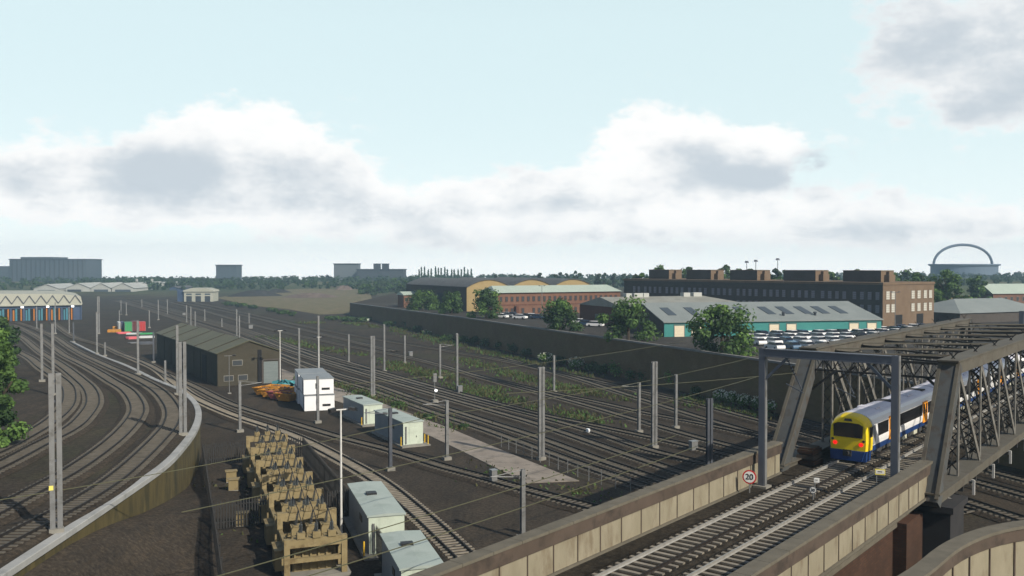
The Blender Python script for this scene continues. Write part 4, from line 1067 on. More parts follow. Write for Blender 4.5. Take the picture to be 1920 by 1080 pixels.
# ---- depot with truss fascia
def place(u, v, z, rz, name, label, cat, grp=None): return empty(name, G(u, v, z), rz, label, cat, grp)
DR = R(27.5)
dp = place(147, 599.5, 0, DR, 'train_depot', 'cream roofed train depot with zigzag truss fascia and orange doors', 'depot')
Wd = 48
b = MB(); b.add([(-Wd, 0, 6.6), (1.6, 0, 6.6), (1.0, 0, 9.6), (-6, 0, 10.8), (-Wd, 0, 11.4), (-Wd, 60, 6.6), (1.6, 60, 6.6), (1.0, 60, 9.6), (-6, 60, 10.8), (-Wd, 60, 11.4)], [(0, 1, 2, 3, 4), (5, 9, 8, 7, 6), (0, 5, 6, 1), (1, 6, 7, 2), (2, 7, 8, 3), (3, 8, 9, 4)]); ro = b.build('roof', 'depot_cream', dp)
b = MB()
for k in range(11):
    x = 1.0 - k * 4.2; b.bar((x, -.15, 7.0), (x - 2.1, -.15, 10.2), .2, .34, side=(0, 1, 0)); b.bar((x - 2.1, -.15, 10.2), (x - 4.2, -.15, 7.0), .2, .34, side=(0, 1, 0))
b.build('truss', 'mast_dark', ro)
b = MB(); b.box(-Wd, 1.4, -.4, -.02, 6.1, 6.59); b.build('eaves_beam', 'depot_cream', ro)
b = MB(); b.box(-Wd, 0.9, .6, 1.0, -.2, 6.05); b.build('back_wall', 'depot_blue', dp)
for k in range(10):
    x = -2.0 - k * 4.6
    b = MB(); b.box(x - 3.7, x + .1, .40, .598, 0, 5.0); bay = b.build('door_opening', 'opening', dp)
    b = MB(); b.box(x - .75, x - .25, .05, .395, .1, 4.9); b.build('door_leaf', 'orange', bay)
    b = MB(); b.box(x - 2.6, x - 1.9, .1, .395, .1, 4.9); b.build('door_leaf', 'teal_leaf', bay)
    b = MB(); b.box(x - 3.5, x - 2.9, .05, .395, .1, 4.4); b.build('door_leaf', 'orange' if k % 3 == 1 else 'teal_leaf', bay)
for k in range(5):
    b = MB(); b.box(-2.6 - k * 9.2, -1.6 - k * 9.2, -.5, -.05, 5.3, 6.0); b.build('lamp', 'lamp_white', dp)
b = MB(); b.box(.9, 1.3, 0, 60, -.2, 6.5); b.build('side_wall', 'depot_blue', dp)
# ---- white gabled sheds, cream building
for k, (ua, ub, vt, ve, vb, hue, lab) in enumerate(((63, 110, 533, 541, 552, 'white_shed', 'pale gabled shed furthest left, behind the cream depot'), (124, 170, 531, 540, 551.5, 'white_shed', 'pale gabled shed second from the left, with one dark doorway'), (171, 208, 531, 540, 551.5, 'white_shed', 'pale gabled shed third from the left in the far row'), (210, 251, 531, 540, 551.5, 'white_shed', 'pale gabled shed fourth from the left in the far row'), (254, 285, 529, 534, 546, 'white_shed', 'tall pale gabled shed fifth in the far row, with corner chimneys'), (286, 319, 529, 535, 545, 'white_shed', 'pale gabled shed at the right end of the far row'), (318, 333, 537, 540, 550, 'depot_blue', 'small dark blue shed at the right end of the far white sheds'))):
    p = G(ua, vb); q_ = G(ub, vb); w = (q_ - p).length; sc = p.y / F
    o = empty('gabled_shed', p, 0.02, lab, 'shed', 'row of far gabled sheds')
    gable(o, w, 40, (vb - ve) * sc, (vb - vt) * sc, hue, 'white_shed' if hue == 'white_shed' else 'roof_dark', over=.6)
    b = MB(); dw = w * (.55 if k == 1 else .7); x0_ = w * .06 if k == 1 else w * .15; b.box(x0_, x0_ + dw, -.3, -.02, 0, (vb - ve) * sc * .75); b.build('doorway', 'far_block' if k != 1 else 'far_block_dark', o)
    if k == 4:
        for x in (.6, w - .6):
            b = MB(); b.box(x - .8, x + .8, 1, 2.6, 3, (vb - vt) * sc + 3); b.build('chimney', 'white_shed', o)
p = G(345, 566); sc = p.y / F
cb = empty('cream_building', p, R(4), 'small cream building with three openings and dark left side', 'building')
w = 53 * sc
b = MB(); b.box(0, w, .02, 14, -.5, 6.3); b.build('wall', 'depot_cream', cb)
b = MB(); b.prism([(-.6, 6.303), (-.2, 7.3), (w * .25, 8.6), (w * .75, 8.6), (w + .2, 7.3), (w + .6, 6.303)], -.6, 14.6); b.build('roof', 'depot_cream', cb)
b = MB(); b.box(-4.5, -.02, 1.5, 14, -.5, 7.2); b.build('side_annex', 'depot_blue', cb)
for k in range(3):
    b = MB(); b.box(w * (.08 + .32 * k), w * (.27 + .32 * k), -.06, .016, 0, 3.6); b.build('doorway', 'far_block_dark', cb)
    b = MB(); b.box(w * (.08 + .32 * k), w * (.27 + .32 * k), -.06, .016, 4.3, 5.2); b.build('window', 'far_block', cb)
# ---- coloured containers and clutter
def container(u, v, w, h, mt, label, L=5.5):
    o = empty('shipping_container', G(u, v), YROT, label, 'container', 'coloured containers beyond the olive shed')
    b = MB(); b.box(0, w, 0, L, .05, h); b.build('body', mt, o)
    b = MB()
    for x in (w * .25, w * .5, w * .75): b.cyl((x, -.05, .1), (x, -.05, h - .1), .03, n=6)
    b.box(-.03, .08, -.08, -.003, 0, h + .03); b.box(w - .08, w + .03, -.08, -.003, 0, h + .03); b.build('door_bars', 'mast_steel' if mt != 'pale_box' else 'mast_dark', o)
    b = MB(); b.box(-.05, w + .05, -.05, L + .05, h + .003, h + .1); b.build('roof', mt, o)
for a_ in ((222, 621, .85, 3, 'pale_box', 'narrow pale container left of the navy one'), (227, 621, 1.0, 3, 'navy', 'navy container between the pale and green ones'), (234, 622, 2.3, 3, 'green_box', 'bright green container beside the navy one'), (248, 621, 2.1, 3.2, 'maroon_box', 'dark red container between the green and bright red ones'), (261, 621, 2.1, 3, 'red_box', 'bright red container at the right end')):
    container(*a_)
for k, (u, v, w, h, mt, lab) in enumerate(((200, 624, 4.5, .9, 'skip_orange', 'low orange stack of material left of the containers'), (212, 620, 4.0, 1.4, 'skip_orange', 'orange heap of crates next to the pale container'), (222, 627, 4.5, .5, 'pink_box', 'flat red pallet stack in front of the containers'), (236, 628, 5, .4, 'pale_box', 'flat pale pallet stack in front of the green container'), (262, 628, 4.5, .5, 'green_box', 'flat pale green pallet stack in front of the red container'), (240, 637, 3.5, .7, 'pink_box', 'pink sheeted bundle beside the yard clutter'), (260, 635, 4.5, .6, 'pale_box', 'pale flat rack at the shed rear corner'), (262, 647, 3.5, .8, 'mast_dark', 'dark blue scrap rack beside the shed rear corner'), (245, 645, 3.5, .3, 'mast_steel', 'pale metal sheets lying before the scrap rack'))):
    o = empty('material_stack', G(u, v), YROT + R(8 * (k % 3 - 1)), lab, 'stack')
    b = MB(); rg = random.Random(k)
    for j in range(5): y = j * .8; b.box(rg.uniform(0, .3), w - rg.uniform(0, .5), y, y + .74, .12, h * rg.uniform(.75, 1.15))
    b.build('load', mt, o); b = MB(); b.box(0, w, .1, .3, -.05, .117); b.box(0, w, 3.3, 3.5, -.05, .117); b.build('bearers', 'sleeper', o)
ZC = 7.0
def rotdir(dx, dy): return math.atan2(dy, dx)
# ---- teal warehouse: long front faces the camera, gable at the left end
tw = empty('warehouse', (32.5, 195.5, ZC), rotdir(.98, .2), 'long teal warehouse with pale grey roof and skylights behind the car park', 'warehouse')
Lt, Wt, He, Hr = 51.5, 28, 3.1, 6.6
b = MB(); b.box(0, Lt, .0, .3, -.5, He); b.build('front_wall', 'teal_sheet', tw)
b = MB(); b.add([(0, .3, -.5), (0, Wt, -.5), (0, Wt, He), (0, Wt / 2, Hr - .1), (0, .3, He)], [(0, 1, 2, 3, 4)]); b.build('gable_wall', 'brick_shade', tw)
b = MB(); b.add([(Lt, .3, -.5), (Lt, Wt, -.5), (Lt, Wt, He), (Lt, Wt / 2, Hr - .1), (Lt, .3, He)], [(0, 1, 2, 3, 4)]); b.add([(0, Wt, -.5), (Lt, Wt, -.5), (Lt, Wt, He), (0, Wt, He)], [(0, 1, 2, 3)]); b.build('rear_wall', 'teal_sheet', tw)
b = MB()
for s in (0, 1):
    ye = -.4 if s == 0 else Wt + .4; vs = []
    for dz in (0, .18): vs += [(-.3, ye, He - .08 + dz), (Lt + .3, ye, He - .08 + dz), (Lt + .3, Wt / 2, Hr + dz), (-.3, Wt / 2, Hr + dz)]
    b.add(vs, [(0, 1, 2, 3), (4, 7, 6, 5), (0, 4, 5, 1), (1, 5, 6, 2), (0, 3, 7, 4)])
tro = b.build('roof', 'roof_grey', tw)
sl = (Hr - He + .08) / (Wt / 2 + .4)
def onroof(y): return He - .08 + .18 + sl * (y + .4)
for k, x in enumerate((2.6, 8.2, 14.0, 20.0, 26.2, 30.6, 35.2, 39.5, 44)):
    b = MB(); b.add([(x, 4.2, onroof(4.2) + .02), (x + 1.9, 4.2, onroof(4.2) + .02), (x + 1.9, 9.8, onroof(9.8) + .02), (x, 9.8, onroof(9.8) + .02), (x, 4.2, onroof(4.2) + .1), (x + 1.9, 4.2, onroof(4.2) + .1), (x + 1.9, 9.8, onroof(9.8) + .1), (x, 9.8, onroof(9.8) + .1)], [(4, 5, 6, 7), (0, 1, 5, 4), (1, 2, 6, 5), (2, 3, 7, 6), (3, 0, 4, 7)]); b.build('skylight', 'far_block', tro)
for x in (12.7, 29.3, 37):
    b = MB(); b.cyl((x, 3.2, onroof(3.2) - .1), (x, 3.2, onroof(3.2) + .7), .3, n=8); b.cyl((x, 3.2, onroof(3.2) + .5), (x, 3.2, onroof(3.2) + .8), .5, .3, n=8); b.build('roof_vent', 'far_block_dark', tro)
for x in (2.3, 6.2, 24.3, 28.4, 43.6, 48.0):
    b = MB(); b.box(x, x + 2.2, -.06, -.003, 0, 2.35); d = b.build('roller_door', 'cream_door', tw)
    b = MB(); b.box(x - .12, x - .003, -.1, -.003, 0, 2.5); b.box(x + 2.203, x + 2.32, -.1, -.003, 0, 2.5); b.box(x - .12, x + 2.32, -.1, -.003, 2.503, 2.62); b.build('frame', 'coping_grey', d)
# ---- red brown barn behind it
db = (.93, .37); wb = 25.0
barn = empty('barn', (18.5, 250, ZC), rotdir(*db), 'red brick barn with grey roof behind the trees left of the teal warehouse', 'barn')
Lb = 40
b = MB(); b.add([(0, 0, -1), (0, -wb, -1), (0, -wb, 4.8), (0, -wb / 2, 7.0), (0, 0, 4.8)], [(0, 1, 2, 3, 4)]); b.build('gable_wall', 'brick_barn', barn)
b = MB(); b.add([(.01, -wb, -1), (Lb, -wb, -1), (Lb, -wb, 4.8), (.01, -wb, 4.8)], [(0, 1, 2, 3)]); b.add([(.01, 0, -1), (Lb, 0, -1), (Lb, 0, 4.8), (.01, 0, 4.8)], [(0, 1, 2, 3)]); b.add([(Lb, 0, -1), (Lb, -wb, -1), (Lb, -wb, 4.8), (Lb, 0, 4.8)], [(0, 1, 2, 3)]); b.build('wall', 'brick_barn', barn)
b = MB(); b.add([(-.3, .4, 4.74), (-.3, -wb / 2, 7.1), (-.3, -wb - .4, 4.74), (Lb - 9, -wb / 2, 7.1), (Lb + .3, -wb - .4, 4.74), (Lb + .3, .4, 4.74)], [(0, 1, 3, 5), (1, 2, 4, 3), (3, 4, 5), (0, 5, 4, 2), (0, 2, 1)]); ro = b.build('roof', 'roof_barn', barn)
for x, wv in ((7, 1.6), (9.4, 2.6), (12.2, 1.6), (24.5, 2.0), (27.6, 2.6)):
    b = MB(); b.box(x, x + wv, -wb / 2 - .9, -wb / 2 + .9, 6.9, 8.0); b.build('roof_vent', 'white_shed', ro)
b = MB(); b.box(-.06, -.003, -11.8, -9.2, -.5, 2.6); b.build('door', 'coping_grey', barn)
# ---- long red brick block with pale roof
dR = (.9, .45)
rb = empty('brick_block', (-5, 296, ZC - .5), rotdir(*dR), 'long two storey red brick building with pale green roof', 'building')
LR = 47.5
b = MB(); b.box(0, LR, .02, 13, -1, 7.0); b.build('wall', 'brick_red', rb)
b = MB(); b.box(-.05, LR + .05, -.10, .017, 2.9, 3.2); b.build('string_course', 'brick_barn', rb)
b = MB(); b.add([(-.5, -.6, 7.003), (LR + .5, -.6, 7.003), (LR + .5, 13.6, 7.003), (-.5, 13.6, 7.003), (1.2, 6.5, 9.2), (LR - 1.4, 6.5, 9.2)], [(0, 3, 2, 1), (0, 1, 5, 4), (1, 2, 5), (2, 3, 4, 5), (3, 0, 4)]); b.build('roof', 'roof_pale', rb)
WS = {}
def copywin(o, key, x, z, mk):
    if key not in WS or WS[key].parent != o: WS[key] = mk(); KID.pop(WS[key], None); WS[key]['ox'] = 0.0
    else:
        c = copy_tree(WS[key], o); c.location = (x, 0, z); return c
    w0 = WS[key]; w0.location = (x, 0, z); return w0
for r_ in (.4, 4.2):
    for i in range(23):
        if r_ < 1 and i % 7 == 5: continue
        copywin(rb, 'rb', 1.6 + i * 2.0, r_, lambda: window_x(rb, 0, 0, .8, 1.5, 0, 'glass_dark', 'brick_barn'))
for x in (6.5, 40.2):
    b = MB(); b.box(x, x + .9, -1.3, -.105, -.5, 2.7); b.build('porch', 'brick_barn', rb)
# small red building at its left
p = G(757, 577, 5.6); sb = empty('brick_hut', p, rotdir(.9, .45), 'small red brick building with pale roof at the wall end', 'building'); w = 28 * p.y / F / .95
b = MB(); b.box(0, w, 0, 7, -1, 5.0); b.build('wall', 'brick_red', sb)
b = MB(); b.box(-.4, w + .4, -.4, 7.4, 5.003, 5.3); b.prism([(-.4, 5.303), (7.4, 5.303), (3.5, 6.4)], -.4, w + .4, ax='x'); b.build('roof', 'roof_pale', sb)
for x in (1.2, 3.2):
    window_x(sb, x, 2.6, .8, 1.3, 0)
# ---- sand coloured three gable hall behind
hall = empty('gabled_hall', (-16, 324, ZC - .8), rotdir(.9, .45), 'big sand coloured hall with three gables and dark long side', 'hall')
W3 = 17.4; Lh = 62
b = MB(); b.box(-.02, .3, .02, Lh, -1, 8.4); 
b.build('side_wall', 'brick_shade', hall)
for x in (8, 22, 36, 48):
    b = MB(); b.box(-.12, -.024, x, x + 5.5, 1.0, 6.0); b.build('arched_bay', 'far_block_dark', hall)
for k in range(3):
    x0_ = k * W3 + .003 * k
    def arc(n=10): return [(x0_ + W3 * i / n, 8.4 + 2.7 * math.sin(math.pi * i / n) ** 0.9) for i in range(n + 1)]
    A_ = arc(); b = MB(); m_ = len(A_)
    b.add([(x0_, 0, -1), (x0_ + W3, 0, -1)] + [(x, 0, z) for x, z in reversed(A_)], [tuple(range(m_ + 2))]); g_ = b.build('gable_wall', 'sand_render', hall)
    b = MB()
    for (xa, za), (xb_, zb_) in zip(A_, A_[1:]):
        b.add([(xa, -.35, za), (xb_, -.35, zb_), (xb_, Lh, zb_), (xa, Lh, za), (xa, -.35, za + .22), (xb_, -.35, zb_ + .22), (xb_, Lh, zb_ + .22), (xa, Lh, za + .22)], [(4, 5, 6, 7), (0, 1, 5, 4), (0, 3, 2, 1)])
    b.build('roof', 'roof_dark', hall)
    b = MB(); b.box(x0_ + 6.7, x0_ + 10.7, -.08, -.003, 0, 5.2); b.build('door', 'cream_door', g_)
# ---- big brown brick works
bb = empty('brick_works', (93, 230, ZC), rotdir(-.6, .8), 'big dark brown brick works with rows of tall windows and five roof blocks', 'building')
# local +x runs along the long side away from the camera; local -y is the end face direction (.8,.6)
LB, WB_, HB = 93, 24.5, 11.0
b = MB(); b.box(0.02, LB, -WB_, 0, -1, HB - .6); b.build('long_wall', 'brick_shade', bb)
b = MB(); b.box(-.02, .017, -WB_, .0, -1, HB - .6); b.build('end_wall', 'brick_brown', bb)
b = MB(); b.box(-.2, LB + .2, -WB_ - .2, .2, HB - .597, HB); b.build('cornice', 'brick_brown', bb)
b = MB(); b.box(-.12, LB, .003, .12, HB - 1.9, HB - 1.6); b.build('string_course', 'brick_shade', bb)
def bwin(o, along, mat_, w, h):
    f = MB()
    if along == 'x': f.box(-w / 2 - .12, w / 2 + .12, .006, .09, -.12, h + .12)
    else: f.box(-.09, -.024, -w / 2 - .12, w / 2 + .12, -.12, h + .12)
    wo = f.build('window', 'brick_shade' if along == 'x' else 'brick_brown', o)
    g = MB()
    for q in range(4):
        z0_ = h * q / 4 + .03; z1_ = h * (q + 1) / 4 - .03
        if along == 'x': g.box(-w / 2, w / 2, .093, .12, z0_, z1_)
        else: g.box(-.12, -.093, -w / 2, w / 2, z0_, z1_)
    g.build('pane', mat_, wo); return wo
w0 = None
for z in (6.6, 3.3):
    for i in range(38):
        x = 1.4 + (i // 4) * 9.4 + (i % 4) * 2.15
        if x > LB - 1: continue
        if w0 is None: w0 = bwin(bb, 'x', 'glass_violet', 1.05, 2.0); c = w0
        else: c = copy_tree(w0, bb)
        c.location = (x, 0, z)
w1 = None
for z in (6.7, 3.4):
    for y in (-2.2, -4.6, -14.0, -16.9, -20.0, -22.6):
        if w1 is None: w1 = bwin(bb, 'y', 'glass_pale', 1.5, 2.1); c = w1
        else: c = copy_tree(w1, bb)
        c.location = (0, y, z)
for y in (-7.4, -17.5):
    b = MB(); b.box(-.08, -.024, y - 1.6, y + 1.6, -.3, 2.7); b.build('door', 'opening', bb)
for x, L2 in ((9.7, 11), (29, 10.5), (48.5, 10), (66, 10), (83, 9)):
    b = MB(); b.box(x - L2 / 2, x + L2 / 2, -12, -6, HB + .003, HB + 2.9); rb2 = b.build('roof_block', 'brick_shade', bb)
    b = MB(); b.box(x - L2 / 2 - .03, x - L2 / 2 - .003, -12, -6, HB + .006, HB + 2.8); b.box(x - L2 / 2 - .1, x + L2 / 2 + .1, -12.1, -5.9, HB + 2.903, HB + 3.05); b.build('lit_facing', 'brick_brown', rb2)  # lighter facing on one side of the block, sunlight put into its colour
    b = MB(); b.box(x - L2 / 2 - 1.4, x - L2 / 2 - .034, -10.4, -7.6, HB + .003, HB + 1.9); b.box(x - L2 / 2 - .9, x - L2 / 2 - .034, -9.6, -8.4, HB + 1.903, HB + 2.75); b.build('stair_head', 'brick_brown', rb2)
# lamp posts in the car park
def cp_lamp(u, vt, vb, label):
    p = G(u, vb, ZC); h = up_h(p, u, vt); o = empty('lamp_post', p, 0, label, 'lamp post')
    b = MB(); b.cyl((0, 0, -.1), (0, 0, h), .10, .07, 8); b.build('pole', 'mast_steel', o)
    b = MB(); b.bar((-.9, 0, h), (.9, 0, h), .12, .08); b.box(-1.1, -.6, -.15, .15, h + .04, h + .16); b.box(.6, 1.1, -.15, .15, h + .04, h + .16); b.build('lamp_head', 'mast_dark', o)
cp_lamp(1016, 536, 593, 'thin lamp post in front of the long red brick building')
cp_lamp(1678, 548, 624, 'thin lamp post before the lit end of the brick works')
cp_lamp(1182, 542, 575, 'thin lamp post above the roof of the red barn')
# ---- right edge: red brick with pale roof, grey gabled roof
p = G(1862, 572, 7.0); o = empty('brick_block', p, rotdir(.98, .18), 'red brick building with pale green roof at the right edge', 'building'); 
b = MB(); b.box(0, 40, 0, 12, -1, 4.4); b.build('wall', 'brick_red', o)
b = MB(); b.prism([(-.5, 4.403), (12.5, 4.403), (6, 8.2)], -.6, 41, ax='x'); b.build('roof', 'roof_pale', o)
for k in range(5): window_x(o, 3 + k * 2.6, 1.6, .9, 1.5, 0)
p = G(1800, 606, 7.0); o = empty('gabled_warehouse', p, rotdir(.90, .43), 'grey hipped warehouse roof behind the bridge at the right edge', 'warehouse')
b = MB(); b.box(0, 36, 0, 20, -1, 2.6); b.build('wall', 'brick_shade', o)
b = MB(); b.add([(-.4, -.4, 2.603), (36.4, -.4, 2.603), (36.4, 20.4, 2.603), (-.4, 20.4, 2.603), (10, 10, 6.0), (30, 10, 6.0)], [(0, 3, 2, 1), (0, 1, 5, 4), (1, 2, 5), (2, 3, 4, 5), (3, 0, 4)]); b.build('roof', 'roof_grey', o)
# ------------------------------------------------------------------ cars
CARM = {'white': 'car_white', 'navy': 'car_navy', 'black': 'car_black', 'silver': 'car_silver', 'blue': 'car_blue'}
def make_car(colr):
    o = empty('parked_car', (0, 0, 0), 0, 'x', 'car')
    b = MB(); w = .86
    prof = [(-2.1, .32), (-2.15, .62), (-2.05, .84), (-1.1, .95), (1.6, .98), (2.02, .88), (2.12, .55), (2.05, .32)]
    b.prism(prof, -w, w, ax='x')
    b.add([(-.68, -.75, 1.40), (.68, -.75, 1.40), (.72, 1.25, 1.42), (-.72, 1.25, 1.42), (-.66, -.60, 1.47), (.66, -.60, 1.47), (.68, 1.1, 1.48), (-.68, 1.1, 1.48)], [(0, 3, 2, 1), (4, 5, 6, 7), (0, 1, 5, 4), (1, 2, 6, 5), (2, 3, 7, 6), (3, 0, 4, 7)])
    b.build('body', CARM[colr], o)
    b = MB(); b.add([(-.80, -1.25, .955), (.80, -1.25, .955), (.82, 1.75, .985), (-.82, 1.75, .985), (-.67, -.72, 1.397), (.67, -.72, 1.397), (.70, 1.22, 1.417), (-.70, 1.22, 1.417)], [(0, 1, 5, 4), (1, 2, 6, 5), (2, 3, 7, 6), (3, 0, 4, 7)]); b.build('windows', 'train_glass', o)
    for x in (-1, 1):
        for y in (-1.32, 1.30):
            b = MB(); xa = x * .87; b.cyl((xa - x * .18, y, .32), (xa, y, .32), .32, n=12); b.build('wheel', 'tyre', o)
    return o
CARS = {k: make_car(k) for k in CARM}
used = set(); rg = random.Random(11)
def put_car(p, rz, colr, label, grp):
    if colr not in used: o = CARS[colr]; used.add(colr)
    else: o = copy_tree(CARS[colr])
    o.location = p; o.rotation_euler = (0, 0, rz); o['label'] = label; o['group'] = grp
cols_ = ['white', 'navy', 'white', 'black', 'white', 'blue', 'silver', 'white', 'navy', 'white', 'black']
rows = [('back', 'row against the teal warehouse', 1412, 628, 13), ('second', 'second row from the teal warehouse', 1404, 633, 12), ('third', 'third row from the teal warehouse', 1400, 639.5, 10), ('fourth', 'fourth row from the teal warehouse', 1418, 647, 7), ('front', 'front row nearest the brick wall', 1452, 656, 5)]
kc = 0
for ri, (_, nm, u, v, n) in enumerate(rows):
    p0 = G(u, v, ZC); d = Vector((.98, .2, 0))
    for i in range(n):
        if (i * 7 + ri * 3) % 11 == 5: kc += 1
        colr = cols_[(kc * 5 + ri * 3) % 11] if (i + ri) % 3 else 'white'
        kc += 1
        p = p0 + d * (i * 3.15 + rg.uniform(-.25, .25)); p.z = ZC + .01
        put_car(p, R(19) + rg.uniform(-.06, .06) + (math.pi if rg.random() < .4 else 0), colr, f'{colr} car, {ORD[i]} from the left in the {nm}', 'cars in the car park')
for i, (u, v, colr) in enumerate(((940, 597, 'white'), (951, 594, 'silver'), (962, 594, 'navy'), (975, 599, 'white'), (986, 597, 'black'), (997, 597, 'white'), (1008, 599, 'navy'))):
    p = G(u, v, plz(0, 275)); p.z = plz(p.x, p.y) + .01; put_car(p, R(60), colr, f'{colr} car, {ORD[i]} from the left before the long red brick building', 'cars before the red brick building')
for i, (u, v, colr) in enumerate(((1087, 608, 'white'), (1099, 611, 'navy'), (1116, 613, 'white'))):
    p = G(u, v, ZC); p.z = ZC + .01; put_car(p, R(65), colr, f'{colr} car, {ORD[i]} from the left before the red barn', 'cars before the barn')
for i, (u, v, colr) in enumerate(((1692, 620, 'navy'), (1715, 619, 'white'), (1728, 618, 'navy'))):
    p = G(u, v, ZC); p.z = ZC + .01; put_car(p, R(70), colr, f'{colr} car, {ORD[i]} from the left at the lit end of the brick works', 'cars at the brick works')
o = empty('parked_car', (0, 0, 0)); bpy.data.objects.remove(o)
# ------------------------------------------------------------------ trees
def tree(p, h, w, label, n=2600, size=.30, grp=None, mats=('leaf_dark', 'leaf_mid', 'leaf_light'), seed=0, name='leafy_tree', low=.12, cat='tree', lumps=16):
    rg = random.Random(seed * 13 + 5)
    o = empty(name, p, rg.uniform(0, 6), label, cat, grp)
    b = MB(); k = h * .045
    b.cyl((0, 0, -.2), (.1, 0, h * .45), k, k * .6, 7)
    for i in range(6):
        a = i * 1.05 + rg.random(); z = h * (.25 + .06 * i); b.cyl((.05, 0, z), (math.cos(a) * w * .33, math.sin(a) * w * .33, z + h * .22), k * .45, k * .12, 5)
    b.build('trunk', 'bark', o)
    b = MB()
    for i in range(lumps):
        t = (i + .5) / lumps; z = h * (low + (1 - low) * t * .93); a = i * 2.4 + rg.random()
        prof = math.sin(math.pi * min(1, (.25 + t * .72))) ** .5
        rr = w * .5 * prof * rg.uniform(.35, 1.0); lr = w * rg.uniform(.12, .25)
        c = (math.cos(a) * rr, math.sin(a) * rr, z)
        m_ = rg.choice(((0,), (0, 1), (1,), (1, 2), (2, 1, 1), (0, 0, 1)))
        b.leaves(c, (lr, lr, lr * .75), int(n / lumps), size, rg, m_, .35)
    b.leaves((0, 0, h * .58), (w * .30, w * .30, h * .30), n // 6, size, rg, (0,), .2)
    b.build('crown', list(mats), o, norm=False)
    return o
def wallY(u, off):
    k = (u - 960) / F
    best = None
    for i in range(1400):
        y = 60 + i * .25
        x = wx(y) + off
        if best is None or abs(x / y - k) < best[0]: best = (abs(x / y - k), x, y)
    return Vector((best[1], best[2], plz(best[1] + .5, best[2])))
for i, (u, vt, w, off, lab) in enumerate(((793, 547, 50, 9, 'green tree nearest the far end of the brick wall, by the hall side'), (847, 547, 44, 8, 'green tree second from the wall end, before the dark hall side'), (912, 540, 52, 6, 'green tree before the sand coloured gable corner'), (1050, 562, 62, 3.5, 'green tree before the long red brick building, hanging over the wall'), (1178, 562, 84, 4, 'big green tree hiding the corner of the red barn'), (1355, 570, 100, 3.5, 'biggest green tree, before the teal warehouse front'))):
    p = wallY(u, off); h = GD(u, vt, p.y).z - p.z; tree(p + Vector((0, 0, -.1)), h, w * 1.28 * p.y / F, lab, 2600 + 700 * (i > 2), .30, 'trees along the brick wall', seed=i, low=.02)
# foreground tree at the left edge
tree(GL(-14, 842), 12.2, 5.4, 'bright green tree cut by the left edge beside the curved tracks', 13000, .19, None, ('leaf_dark', 'leaf_mid', 'leaf_light'), 21, low=.05, lumps=34)
tree(GL(-2, 690), 9.5, 7.0, 'darker green tree just behind the bright one at the left edge', 4000, .32, None, ('leaf_dark', 'leaf_dark', 'leaf_mid'), 22, low=.05, lumps=20)
# right hand trees
for i, (u, vt, vb, w, lab) in enumerate(((1775, 503, 600, 78, 'tall green tree right of the brick works'), (1832, 514, 580, 44, 'slimmer green tree further right, below the arch stadium'), (1755, 540, 604, 40, 'dark lower tree against the end of the brick works'), (1812, 556, 604, 56, 'dark bushy tree under the two taller right trees'))):
    Y = (300, 360, 280, 262)[i]; pt = GD(u, vb, Y); zb = plz(pt.x, Y); h = GD(u, vt, Y).z - zb
    tree(Vector((pt.x, Y, zb - .1)), h, w * Y / F, lab, 2600, .42, 'trees right of the brick works', seed=40 + i, low=.05)
# trees rising over the brick works roof
for i, (u, vt, w) in enumerate(((1200, 512, 26), (1239, 498, 30), (1262, 508, 24), (1290, 500, 26), (1310, 506, 20), (1338, 508, 26), (1358, 499, 28), (1380, 504, 22), (1404, 503, 24), (1452, 504, 30), (1478, 506, 22), (1535, 508, 26), (1560, 511, 22), (1612, 505, 24), (1665, 509, 26), (1700, 507, 30), (1722, 512, 24))):
    Y = 330 + 20 * (i % 4); pt = GD(u, 560, Y); zb = plz(pt.x, Y); h = (GD(u, vt, Y).z - zb) * 1.04
    tree(Vector((pt.x, Y, zb - .1)), h, w * Y / F * 1.5, f'green tree showing above the brick works roof, {ORD[i]} from the left', 900, .6, 'trees behind the brick works', ('leaf_far', 'leaf_mid', 'leaf_mid'), 60 + i, low=.25, lumps=12)
# small far trees before the horizon, right of the poplars
for i, (u, vt, w) in enumerate(((1012, 510, 12), (1047, 509, 14), (1063, 511, 10), (1081, 506, 14), (1120, 512, 14), (1132, 510, 10), (1150, 511, 12), (1171, 512, 14), (965, 513, 12), (930, 514, 10))):
    Y = 620 + 15 * (i % 3); pt = GD(u, 530, Y); zb = max(plz(pt.x, Y), hill(pt.x, Y)) - .2; h = max(4, GD(u, vt, Y).z - zb)
    tree(Vector((pt.x, Y, zb)), h, w * Y / F * 1.2, f'small far tree above the hall roofs, {ORD[i]} of a loose line', 420, .9, 'far trees above the hall roofs', ('leaf_far', 'leaf_dark', 'leaf_far'), 90 + i, low=.2, lumps=7)
# green thicket between scrub land and hall
rg = random.Random(5)
for i, (u, v, w, h) in enumerate(((688, 556, 40, 22), (712, 553, 44, 26), (736, 552, 40, 30), (756, 556, 30, 22), (770, 548, 40, 26))):
    p = G(u, v, 0) if u < 745 else G(u, v, 3); 
    tree(p, h * p.y / F, w * p.y / F, f'broad green thicket tree beyond the far wall end, {ORD[i]} from the left', 1100, .7, 'thicket beyond the wall end', ('leaf_far', 'leaf_mid', 'leaf_dark'), 130 + i, low=.02, lumps=10)
